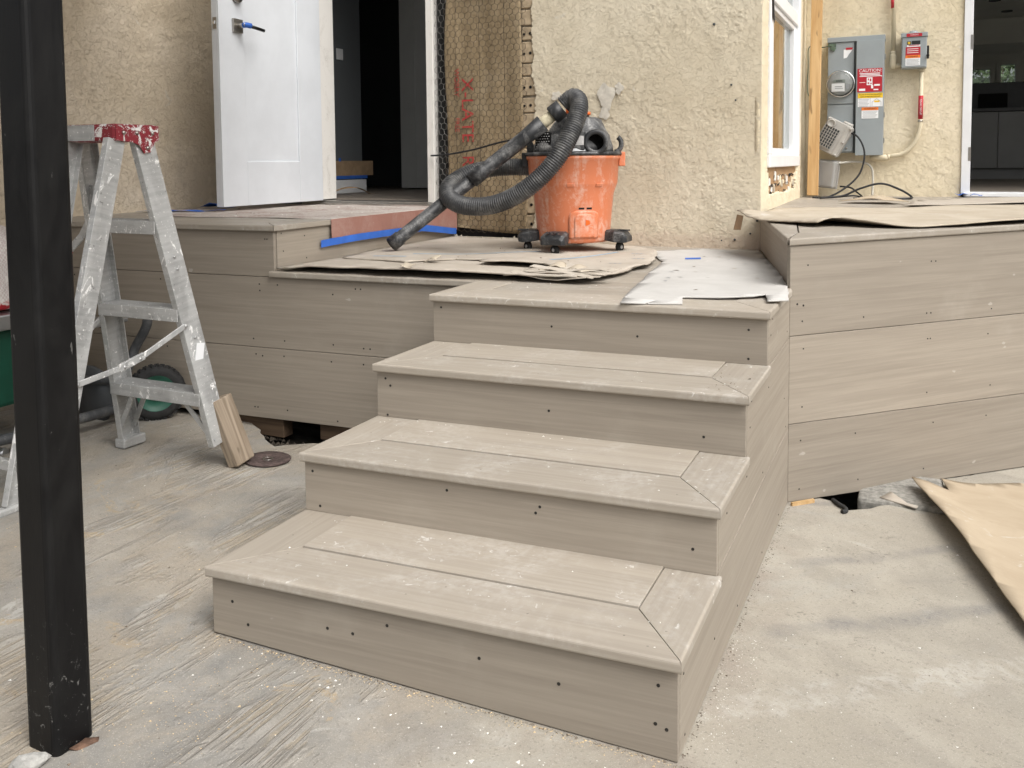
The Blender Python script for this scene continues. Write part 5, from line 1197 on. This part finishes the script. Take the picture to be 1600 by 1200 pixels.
# dusty rosin paper over the left deck, taped down its edge
def dz(x, y): return ZL+.002+.0018*math.sin(17*x)*math.sin(13*y)
rz_top = thing('rosin_paper', (-2.4, 2.0, ZL), 'red rosin paper taped over the deck edge by the open door', 'paper')
sheet('paper_top', jag([(-2.75, 1.42), (-2.2, 1.50), (ex-.004, 1.49), (ex-.004, 2.56), (-3.15, 2.56), (-3.15, 1.75)], .06, .012, 12, (2,)), dz, 'rosin_top', rz_top, .0008, .06)
xe = ex+.0035
pe = [(y, ZL+.002) for y in np.linspace(1.495, 2.575, 24)] ; lo = [(y, .728-.012*math.sin((y-1.5)*2.5)*0 - .045*max(0, (y-2.15)/.42)) for y in np.linspace(1.495, 2.575, 24)]
MB().add([(xe+.0015*math.sin(i_*1.7), y, z) for i_, (y, z) in enumerate(pe)] + [(xe+.003*math.sin(i_*1.1+.4), y, z) for i_, (y, z) in enumerate(lo)], [(i_, i_+1, 24+i_+1, 24+i_) for i_ in range(23)]).obj('paper_edge', 'rosin', rz_top, solid=-.0008)
def strip(pts, w_): return MB().add([p for q_ in pts for p in ((q_[0], q_[1], q_[2]+w_/2), (q_[0], q_[1], q_[2]-w_/2))], [(2*i_, 2*i_+1, 2*i_+3, 2*i_+2) for i_ in range(len(pts)-1)])
strip([(xe-.004, 1.43, .708), (xe+.001, 1.50, .712), (xe+.006, 1.7, .717), (xe+.006, 1.95, .717), (xe+.006, 2.2, .716)], .030).obj('tape_strip', 'tape', rz_top, solid=-.0006)
strip([(xe+.007, 2.18, .722), (xe+.007, 2.35, .702), (xe+.007, 2.50, .682), (xe+.003, 2.565, .676)], .032).obj('tape_strip', 'tape', rz_top, solid=-.0006)
strip([(xe+.002, 2.555, .79), (xe+.012, 2.578, .79)], .03).obj('tape_piece', 'tape', rz_top, solid=-.0006)
for i_, poly in enumerate(([(-3.12, 1.62), (-2.72, 1.80), (-2.74, 1.84), (-3.13, 1.72)], [(-3.10, 2.02), (-2.95, 2.10), (-2.97, 2.16), (-3.12, 2.10)])):
    tag(sheet('tape_scrap', jag(poly, .05, .006, 30+i_), lambda x, y, i_=i_: dz(x, y)+.004+(.03*math.exp(-((x+3.05)**2+(y-2.06)**2)/.002) if i_ else .006*math.sin(x*20)**2), 'tape', th=.0008, grid=.03), ('long loose blue tape strip on the paper below the left wall', 'crumpled blue tape scrap against the left wall base')[i_], 'tape')
for i_, (x, y) in enumerate(((.585, 4.19), (.655, 4.14))):
    tag(sheet('tape_scrap', jag([(x-.03, y-.03), (x+.04, y-.025), (x+.035, y+.03), (x-.025, y+.03)], .02, .006, 40+i_), lambda X, Y: zR(X, Y)+.012+.012*math.sin(X*60)**2, 'tape', th=.0008, grid=.02), ('blue tape scrap against the stucco beside the kitchen door jamb', 'twisted blue tape scrap on the kitchen door sill')[i_], 'tape')
# ------------------------------------------------------------------ cardboard on the ground, right
def gs(x, y):
    base = gz(x, y)
    # the left edge is propped a few centimetres off the slab
    d_ = (x-.36) - (1.82-y)*.27
    return base + .012 + .050*math.exp(-max(0, d_)/.10)*math.exp(-((y-1.35)/.55)**2) + .018*math.exp(-((x-.40)**2+(y-1.78)**2)/.01)
gp = jag([(.362, 1.73), (.475, 1.72), (.462, 1.80), (.455, 1.86), (.56, 1.90), (.70, 2.0), (1.2, 2.05), (1.5, 1.2), (1.2, .45), (.80, .30), (.606, .83), (.535, 1.09), (.475, 1.33)], .05, .0018, 14)
tag(sheet('cardboard_sheet', gp, gs, 'card_tan', th=.004, grid=.05), 'plain tan cardboard sheet propped on the concrete below the angled deck', 'cardboard')
tag(sheet('cardboard_scrap', jag([(.268, 1.583), (.377, 1.545), (.412, 1.66), (.314, 1.69)], .03, .003, 15), lambda x, y: gz(x, y)+.012+.02*max(0, .39-x), 'card', th=.004, grid=.04), 'small brown cardboard scrap bridging the broken slab edge', 'cardboard')
bb = MB().bx((.20, 1.56, -.20), (.46, 1.86, -.075))
tag(bb.obj('concrete_block', 'block_con', None, bevel=.012), 'rough concrete block showing in the gap under the angled deck', 'block')
tag(MB().tube(catmull([(.13, 1.50, gz(.13, 1.5)+.004), (.15, 1.46, gz(.15, 1.46)+.008), (.17, 1.437, gz(.17, 1.44)+.008), (.176, 1.415, gz(.176, 1.41)+.006), (.165, 1.40, gz(.165, 1.4)+.005)], 6), .007, 8).obj('rubber_strip', 'tyre'), 'curled black rubber strip at the broken slab corner', 'strip')
st_ = MB().extrude([(-.006, -.004), (.006, -.004), (.006, .004), (-.006, .004)], (.015, 1.385, gz(.015, 1.385)+.005), (.075, 1.455, gz(.07, 1.45)+.006), (0, 0, 1)).obj('wood_splinter', 'block_cut'); tag(st_, 'thin wood splinter with sawdust at the foot of the angled deck', 'wood')
# timber bearer seen in the gap under the left skirting
tag(MB().bx((-2.18, 1.18, -.03), (-1.86, 1.235, .042)).obj('timber_bearer', 'bearer', None, bevel=.003), 'short timber bearer showing below the left skirting boards', 'timber')
tag(MB().bx((-1.70, 1.20, -.02), (-1.30, 1.25, .046)).obj('timber_bearer', 'bearer', None, bevel=.003), 'dark timber bearer behind the third step under the skirting', 'timber')

# ------------------------------------------------------------------ stepladder
LX = -2.0
lad = thing('stepladder', (LX, .45, gz(LX, .45)), 'paint spattered aluminium stepladder with a red top cap', 'ladder')
def fy(z): return .745-.185*(z/1.11)              # front frame leans back to the cap
def fw(z): return .235-.095*(z/1.11)
def lc(z): return -1.962-.040*(z/1.11)
def ry(z): return .135+.315*(z/1.10)
def rxx(sd, z): return -1.815-.045*(z/1.1) if sd > 0 else -1.985-.08*(z/1.1)
def rw(z): return .188-.048*(z/1.10)
CH = [(-.038, 0), (.038, 0), (.038, .024), (.034, .024), (.034, .003), (.020, .003), (.018, .0055), (-.018, .0055), (-.020, .003), (-.034, .003), (-.034, .024), (-.038, .024)]
def channel(name, p0, p1, side, w=1.0):
    prof = [(u*w, v*(-side)) for u, v in CH]
    if side > 0: prof = prof[::-1]
    d_ = (Vector(p1)-Vector(p0)); ya = Vector((0, 1, 0))
    # u runs front to back, v runs inwards
    p0, p1 = Vector(p0), Vector(p1); dn_ = d_.normalized(); ua = (ya-dn_*ya.dot(dn_)).normalized(); va = Vector((1, 0, 0)); va = (va-dn_*va.dot(dn_)).normalized()
    n = len(prof); V = [p0+ua*u+va*v for u, v in prof]+[p1+ua*u+va*v for u, v in prof]
    m_ = MB().add(V, [tuple(range(n))[::-1], tuple(range(n, 2*n))]+[(i_, (i_+1) % n, n+(i_+1) % n, n+i_) for i_ in range(n)])
    return m_.obj(name, 'ladder', lad, frame=frame(p0, ua, dn_), bevel=.001)
for sd in (-1, 1):
    zb_ = .035 if sd < 0 else .105
    channel('front_rail', (lc(zb_)+sd*fw(zb_), fy(zb_), zb_), (lc(1.125)+sd*fw(1.125), fy(1.125), 1.125), sd)
    channel('rear_rail', (rxx(sd, .06), ry(.06), .06), (rxx(sd, 1.115), ry(1.115), 1.115), sd, .80)
    # corner braces below the bottom step
    MB().bar((lc(.1)+sd*(fw(.1)-.006), fy(.1)-.03, .115 if sd > 0 else .10), (lc(.27)+sd*.10, fy(.27)-.028, .272), .018, .005, (1, 0, 0)).obj('corner_brace', 'ladder', lad)
    MB().bar((lc(.1)+sd*(fw(.1)-.006), fy(.1)+.03, .115 if sd > 0 else .10), (lc(.27)+sd*.10, fy(.27)+.030, .272), .018, .005, (1, 0, 0)).obj('corner_brace', 'ladder', lad)
    # folding spreader in two halves with a hinge plate
    a_ = Vector((rxx(sd, .42)+sd*.004, ry(.42), .405)); b_ = Vector((lc(.52)+sd*(fw(.52)+.004), fy(.52)-.03, .515)); m_ = a_.lerp(b_, .48)+Vector((0, 0, -.028))
    sp_ = MB().bar(a_, m_, .018, .006, (0, 0, 1)).obj('spreader_bar', 'ladder', lad, bevel=.002)
    MB().bar(m_, b_, .018, .006, (0, 0, 1)).obj('spreader_bar', 'ladder', lad, bevel=.002)
    MB().bar(m_-(m_-a_).normalized()*.045, m_+(b_-m_).normalized()*.045, .024, .010, (0, 0, 1)).obj('hinge_plate', 'ladder', sp_, bevel=.002)
    for p in (a_, m_-(m_-a_).normalized()*.028, m_+(b_-m_).normalized()*.028, b_):
        MB().lathe([(.006, 0), (.006, .006), (.0001, .008)], 10, frame(p, (0, 1, 0), (sd, 0, 0))).obj('rivet', 'ladder', sp_)
for sd, zb_ in ((-1, .028), (1, .045)):
    pass
MB().bx((lc(0)-fw(0)-.012, fy(0)-.052, gz(LX-.26, .74)+.001), (lc(0)-fw(0)+.036, fy(0)+.045, gz(LX-.26, .74)+.036)).obj('rubber_foot', 'ladder', lad, bevel=.006)
for sd in (-1, 1): MB().bx((rxx(sd, 0)-.016, ry(0)-.034, gz(-1.9, .13)+.001), (rxx(sd, 0)+.016, ry(0)+.034, .064)).obj('rubber_foot', 'ladder', lad, bevel=.006)
for z in (.283, .570, .858):
    y, w_ = fy(z), fw(z)-.004
    MB().extrude([(-.040, .0), (-.040, -.042), (-.036, -.042), (-.036, -.004), (.036, -.004), (.036, -.036), (.040, -.036), (.040, .0)][::-1], (lc(z)-w_, y, z), (lc(z)+w_, y, z), (0, 1, 0)).obj('step', 'ladder', lad, frame=frame((LX, y, z), (1, 0, 0)), bevel=.002)
    for q_ in range(7):
        MB().bx((lc(z)-w_+.004, y-.033+q_*.011-.002, z+.0001), (lc(z)+w_-.004, y-.033+q_*.011+.002, z+.0022)).obj('step_rib', 'ladder', lad)
for z in (.165, .62):
    MB().bar((-2.32 if z < .3 else rxx(-1, z), ry(z), z), (rxx(1, z), ry(z), z), .030, .020, (0, 0, 1)).obj('rear_brace', 'ladder', lad, bevel=.002)
cap = MB().bx((LX-.148, .440, 1.112), (LX+.146, .608, 1.165)).obj('top_cap', 'ladder_red', lad, bevel=.008, seg=2)
MB().bx((LX-.075, .4385, 1.114), (LX+.060, .4398, 1.163)).obj('cap_label', 'ladder', cap)
for sd in (-1, 1):
    bx0 = LX+(.1462 if sd > 0 else -.1482)
    br_ = MB().loft([[Vector((bx0+sd*t_2, y2, z2)) for y2, z2 in ((.443, 1.162), (.606, 1.162), (.607, 1.116), (.590, 1.110), (.572, 1.078), (.548, 1.074), (.530, 1.100), (.500, 1.110), (.443, 1.114))] for t_2 in (0, .004)], False).obj('cap_bracket', 'ladder_red', cap)
    for y2, z2 in ((.470, 1.138), (.520, 1.138), (.580, 1.138), (.560, 1.092)):
        MB().lathe([(.0065, 0), (.0055, .004), (.0001, .006)], 12, frame((bx0+sd*.004, y2, z2), (0, 1, 0), (sd, 0, 0))).obj('rivet', 'steel', br_ if False else cap)
hk_ = MB()
for p0_, p1_ in (((-2.135, .58, .972), (-2.143, .58, .86)), ((-2.143, .58, .865), (-2.185, .575, .80)), ((-2.185, .575, .80), (-2.235, .57, .757))): hk_.bar(p0_, p1_, .030, .006, (1, 0, .3))
hk2 = hk_.obj('paint_hook', 'ladder', lad, bevel=.002)
MB().bar((-2.235, .57, .757), (-2.265, .567, .732), .034, .009, (1, 0, .3)).obj('hook_grip', 'lab_red', hk2, bevel=.003)
for z in (.44, .47, .70, .74):
    for sd in (-1, 1): MB().lathe([(.005, 0), (.0045, .003), (.0001, .004)], 10, frame((lc(z)+sd*(fw(z)+.001), fy(z), z), (0, 1, 0), (sd, 0, 0))).obj('rivet', 'ladder', lad)
MB().box((lc(.42)+fw(.42)+.002, fy(.42), .40), (.002, .034, .10), Matrix.Rotation(-.17, 3, 'X')).obj('worn_label', 'lab_white', lad)
# wooden block extending the right front leg
fb = frame((-1.735, .80, .12), (.02, .10, 1), (0, -1, 0))
w0, w1 = Vector((-1.708, .785, gz(-1.7, .80)+.012)), Vector((-1.776, .752, .245))
blk = MB().extrude([(-.023, -.042), (.023, -.042), (.023, .042), (-.023, .042)], w0, w1, (1, 0, 0)).obj('wood_block', 'block', None, frame=frame((w0+w1)/2, (w1-w0), (0, -1, 0)), bevel=.004)
tag(blk, 'weathered timber block strapped to the stepladder foot', 'timber')
dsc = thing('grinding_disc', (-1.675, .87, gz(-1.675, .87)), 'worn dark grinding disc lying beside the timber block', 'disc')
gM = frame((-1.668, .868, gz(-1.668, .868)+.004), (1, 0, -.036), (.036, .033, 1))
MB().lathe([(.012, 0), (.078, 0), (.079, .002), (.078, .004), (.012, .004), (.012, 0)], 40, gM, caps=False).obj('disc', 'disc', dsc)
MB().lathe([(.0121, .0008), (.0121, .0046), (.019, .0046), (.019, .0041)], 24, gM, caps=False).obj('centre_ring', 'steel', dsc)

# ------------------------------------------------------------------ table saw on a rolling stand, behind the ladder
saw = thing('table_saw', (-2.6, .7, gz(-2.6, .7)), 'green table saw on a wheeled grey tube stand against the skirting', 'table saw')
MB().bx((-3.0, .28, .475), (-2.46, .72, .53)).obj('saw_table', 'alu', saw, bevel=.006)
MB().bx((-3.0, .276, .405), (-2.462, .30, .470)).obj('fence_rail', 'alu', saw, bevel=.005)
MB().bx((-2.62, .74, .418), (-2.475, 1.0, .432)).obj('outfeed_tray', 'alu', saw, bevel=.003)
bdy = MB().bx((-2.95, .31, .20), (-2.50, .70, .474)).obj('saw_body', 'green', saw, bevel=.015)
MB().bx((-2.60, .304, .30), (-2.512, .3095, .40)).obj('warning_label', 'lab_white', bdy)
MB().lathe([(.012, .02), (.012, .04), (.058, .04), (.062, .052), (.050, .060), (.012, .060)], 28, frame((-2.60, .308, .305), (1, 0, 0), (0, -1, 0))).obj('hand_wheel', 'black', bdy)
MB().bx((-2.97, .30, .150), (-2.46, .34, .200)).obj('base_rail', 'alu', saw, bevel=.004)
tb = lambda pts, r_: MB().tube(catmull(pts, 8), r_, 14)
tb([(-2.98, .36, .12), (-2.60, .36, .118), (-2.44, .40, .115), (-2.42, .6, .11), (-2.42, .95, .10)], .019).obj('stand_tube', 'tube_grey', saw)
tb([(-2.40, 1.03, .44), (-2.415, 1.03, .39), (-2.47, 1.02, .30), (-2.48, .98, .20), (-2.47, .95, .12)], .019).obj('stand_tube', 'tube_grey', saw)
tb([(-2.58, .62, .45), (-2.56, .63, .33), (-2.545, .66, .22), (-2.56, .70, .165), (-2.62, .72, .16)], .019).obj('stand_tube', 'tube_grey', saw)
tb([(-2.62, .86, .20), (-2.5, .88, .205), (-2.36, .92, .205)], .017).obj('stand_tube', 'tube_grey', saw)
tb([(-2.98, .42, .055), (-2.60, .42, .055), (-2.46, .46, .055)], .016).obj('stand_tube', 'alu', saw)
MB().lathe([(.115, 0), (.122, .01), (.122, .03), (.0001, .032)], 40, frame((-2.60, .93, .125), (1, 0, 0), Vector((.62, -.78, 0)))).obj('blade_guard', 'plate_grey', saw)
MB().lathe([(.008, .032), (.008, .042), (.0001, .044)], 12, frame((-2.615, .895, .13), (1, 0, 0), Vector((.62, -.78, 0)))).obj('bolt', 'chrome', saw)
MB().lathe([(.014, 0), (.020, .02), (.020, .06), (.0001, .062)], 14, frame((-2.50, .62, .075), (0, 0, 1), Vector((.8, -.6, 0)))).obj('stand_foot', 'tube_grey', saw)
MB().lathe([(.02, 0), (.02, .03), (.0001, .03)], 14, frame((-2.545, .66, .40), (0, 0, 1), Vector((.7, -.7, 0)))).obj('clamp_knob', 'black', saw)
wax = Vector((.80, -.60, 0)).normalized(); wf = frame((-2.365, 1.025, gz(-2.36, 1.02)+.1085), (0, 0, 1), wax)
wh = MB().lathe([(.072, -.024), (.090, -.027), (.103, -.020), (.1075, -.006), (.1075, .006), (.103, .020), (.090, .027), (.072, .024)], 48, wf, caps=False).obj('wheel', 'tyre', saw)
for i_ in range(30):
    a = 2*math.pi*i_/30
    for s_ in (-.010, .010):
        P = wf @ Vector((.1075*math.cos(a+s_*6), .1075*math.sin(a+s_*6), s_)); MB().box(P, (.008, .016, .016), wf.to_3x3() @ Matrix.Rotation(a, 3, 'Z')).obj('tread_lug', 'tyre', wh)
MB().lathe([(.0001, .010), (.018, .026), (.022, .012), (.060, .008), (.070, .022), (.076, .022), (.076, -.022), (.0001, -.022)], 40, wf).obj('wheel_hub', 'green_hub', wh)
# woven bag slumped on the saw table
rings = []
for j in range(15):
    t = j/14; z = .532+.31*t; r_ = .21*(1-.25*t)*(1-max(0, (t-.75)/.25)**2*.75)*(.8+.2*min(1, t*8)); rr = []
    for i_ in range(30):
        a = 2*math.pi*i_/30; w_ = 1+.06*math.sin(5*a+3*t*3)+.045*math.sin(11*a-7*t)
        rr.append((-2.655+.10*t*-.3+r_*w_*math.cos(a)*.92, .50+.15*t*.3+r_*w_*math.sin(a)*.86, z))
    rings.append(rr)
bg_ = MB().loft(rings).obj('woven_bag', 'bag', None, sub=1); tag(bg_, 'white woven sack with red trim slumped on the saw table', 'bag')

# ------------------------------------------------------------------ small things at the post foot
def rock(name, c, d, seed, mat, label, cat='stone', rot=0):
    rs2 = random.Random(seed); bm = bmesh.new(); bmesh.ops.create_icosphere(bm, subdivisions=2, radius=1)
    for v in bm.verts:
        n_ = 1+.16*math.sin(3*v.co.x+seed)+.14*math.sin(4*v.co.y+2*seed)+.06*rs2.uniform(-1, 1); v.co = Vector((v.co.x*d[0]*n_, v.co.y*d[1]*n_, max(-.6, v.co.z)*d[2]*n_))
    me = bpy.data.meshes.new(name); bm.to_mesh(me); bm.free(); me.materials.append(M[mat]); o = bpy.data.objects.new(name, me); COL.objects.link(o)
    place(o, Matrix.Translation(c) @ Matrix.Rotation(rot, 4, 'Z'), None); return tag(o, label, cat)
rock('stone', (-.965, -.528, gz(-.965, -.528)+.009), (.031, .013, .015), 3, 'stone', 'pale flat stone against the foot of the black post', rot=.95)
rf_ = sheet('rusty_flake', jag([(-.947, -.470), (-.936, -.462), (-.926, -.428), (-.934, -.420), (-.947, -.438)], .012, .002, 60), lambda x, y: gz(x, y)+.004+.004*math.sin(x*90), 'rust', th=.003, grid=.010)
tag(rf_, 'rusty metal flake beside the foot of the black post', 'metal')
pebbles = [((-.71, -.36), 1), ((-1.36, -.02), 2), ((-.28, -.19), 3), ((-1.02, .26), 4), ((.36, .83), 5)]
for (x, y), sd in pebbles: pass
# scattered crumbs: too small and too many to count
def scatter(name, mat, n, area, size, seed, zf, label=None, flat=.5):
    rs2 = random.Random(seed); m_ = MB()
    for _ in range(n):
        x, y = area(rs2)
        s_ = rs2.uniform(*size)*(1 if rs2.random() < .9 else 1.9); a = rs2.uniform(0, 6.28); z = zf(x, y)
        base = [(x+s_*math.cos(a+i_*2.1)*rs2.uniform(.6, 1.1), y+s_*math.sin(a+i_*2.1)*rs2.uniform(.6, 1.1), z+.0005) for i_ in range(3)]
        m_.add(base+[(x+rs2.uniform(-.3, .3)*s_, y+rs2.uniform(-.3, .3)*s_, z+s_*flat*rs2.uniform(.6, 1.4))], [(0, 1, 3), (1, 2, 3), (2, 0, 3)])
    o = m_.obj(name, mat); tag(o, kind='stuff'); return o
def ok_ground(x, y):
    if y > 1.10+.02*x and x < 0: return False
    if -1.04 < x < .02 and y > -.01+x*.064: return False
    if x > 0 and y > 1.36+x*1.1: return False
    return True
def garea(fx, fy_):
    def f(r_):
        for _ in range(50):
            x, y = fx(r_), fy_(r_)
            if ok_ground(x, y): return x, y
        return -1.4, 0
    return f
scatter('plaster_crumbs', 'chip', 300, garea(lambda r_: r_.uniform(-2.3, .7), lambda r_: r_.uniform(-.7, 1.3)), (.0008, .0026), 1, gz)
scatter('plaster_crumbs', 'chip', 90, garea(lambda r_: r_.uniform(-1.0, .05), lambda r_: -.07+abs(r_.gauss(0, .05))*-1+r_.uniform(-.05, .02)), (.0010, .0038), 2, gz)
scatter('dirt_crumbs', 'chip_d', 420, garea(lambda r_: r_.uniform(-2.3, .7), lambda r_: r_.uniform(-.7, 1.3)), (.0010, .0030), 3, gz)
scatter('sawdust', 'chip_t', 900, garea(lambda r_: r_.choice((r_.gauss(-1.02, .10), r_.gauss(-1.75, .2), r_.gauss(-.82, .06))), lambda r_: r_.choice((r_.gauss(.05, .25), r_.gauss(-.30, .10), r_.gauss(.4, .2)))), (.0008, .0022), 4, gz)
for k in range(4):
    zk = HZ[k]; b0 = BY[k]
    def ta(r_, b0=b0):
        a = r_.uniform(-1.0, 0); b = b0+r_.uniform(0, .27) if r_.random() < .6 else b0+.29+r_.uniform(-.02, .01); return S(a, b)
    scatter('plaster_crumbs', 'chip', 24, ta, (.0010, .0036), 10+k, lambda x, y, zk=zk, b0=b0: zk+(.0033 if (y-x*math.tan(TH)-b0+SO > WF and -.88 < x < -.11) else 0))
scatter('dirt_crumbs', 'chip_d', 26, lambda r_: S(r_.uniform(-.10, -.01), BY[2]+r_.uniform(.0, .22)), (.0012, .0034), 20, lambda x, y: HZ[2])
scatter('dirt_crumbs', 'chip_d', 60, lambda r_: (r_.uniform(-1.8, -.6), r_.uniform(1.5, 2.4)), (.0012, .004), 21, lc_up)
scatter('plaster_rubble', 'plaster', 420, lambda r_: (r_.uniform(-1.86, -1.25), 2.585-abs(r_.gauss(0, .035))), (.004, .013), 22, lambda x, y: Z4+.004, flat=.9)
scatter('plaster_rubble', 'stone', 160, lambda r_: (r_.uniform(-1.86, -1.80), r_.uniform(2.40, 2.59)), (.004, .012), 23, lambda x, y: Z4+.004, flat=1.2)
scatter('rubble', 'soil', 240, lambda r_: (r_.uniform(-2.1, -1.5), r_.uniform(1.02, 1.2)), (.004, .014), 24, lambda x, y: gz(x, y)-.05, flat=.9)
scatter('dirt_crumbs', 'chip_d', 40, lambda r_: (r_.uniform(-2.9, -2.0), r_.uniform(1.6, 2.5)), (.003, .009), 25, lambda x, y: ZL+.004, flat=.2)
scatter('plaster_crumbs', 'chip', 60, lambda r_: (r_.uniform(-2.9, -1.95), r_.uniform(1.4, 2.5)), (.002, .007), 26, lambda x, y: ZL+.004, flat=.3)
scatter('sawdust', 'chip_t', 500, lambda r_: S(r_.uniform(-1.0, .0), -abs(r_.gauss(0, .012))-.003), (.0008, .0024), 30, gz)
scatter('dirt_crumbs', 'chip_d', 420, lambda r_: S(r_.uniform(-1.0, .02), -abs(r_.gauss(0, .007))-.002), (.0008, .0026), 31, gz)
scatter('dirt_crumbs', 'chip_d', 300, lambda r_: (abs(r_.gauss(0, .008))+.002, r_.uniform(.02, 1.38)), (.0008, .0030), 32, gz)
scatter('plaster_crumbs', 'chip', 180, lambda r_: (abs(r_.gauss(.03, .03))+.004, r_.uniform(.05, .5)), (.0006, .0018), 33, gz)
# pale patching compound on the stucco by the vacuum
for i_, (x, z, w_, h_) in enumerate(((-1.02, 1.35, .042, .062), (-.955, 1.388, .022, .026), (-1.28, 1.365, .030, .022), (-1.03, 1.27, .025, .03))):
    pts = [(x+w_*(1+.25*math.sin(3*a+i_))*math.cos(a), YW-.0085-.0012*math.sin(5*a), z+h_*(1+.2*math.sin(4*a+2*i_))*math.sin(a)) for a in np.linspace(0, 2*math.pi, 22, endpoint=False)]
    MB().add(pts+[(x, YW-.0105, z)], [(j, (j+1) % 22, 22) for j in range(22)], True).obj('filler_patch', 'filler', house)
# bullet-like anchor holes in the stucco
for i_, (x, z) in enumerate(((-.50, 1.66), (-.42, 1.38), (-.40, 1.31), (-.46, .665), (-.40, .67), (-.33, .70), (-.30, .76))):
    rr_ = random.uniform(.003, .007)
    MB().lathe([(rr_, 0), (rr_*.8, .0025), (.0001, .0012)], 10, frame((x, YW-.005, z), (1, 0, 0), (0, -1, 0))).obj('anchor_hole', 'panel_dark', house)

# ------------------------------------------------------------------ tree beyond the kitchen windows
tr = thing('garden_tree', (1.3, 15.5, 0), 'leafy tree seen through the small kitchen windows', 'tree')
MB().tube([(1.5, 15.5, -.3), (1.5, 15.5, 1.2), (1.55, 15.55, 2.6)], lambda i_, t: .16-.08*t, 10).obj('trunk', 'bark', tr)
m = MB(); rs3 = random.Random(3)
for _ in range(2600):
    c_ = Vector((rs3.gauss(1.5, .75), rs3.gauss(15.5, .6), rs3.gauss(2.5, .55))); a = Vector((rs3.gauss(0, 1), rs3.gauss(0, 1), rs3.gauss(0, 1))).normalized()*.07; b_ = a.orthogonal().normalized()*.035
    m.add([c_-a, c_+b_, c_+a, c_-b_], [(0, 1, 2, 3)])
tag(m.obj('crown', 'leaf', tr), kind='stuff')
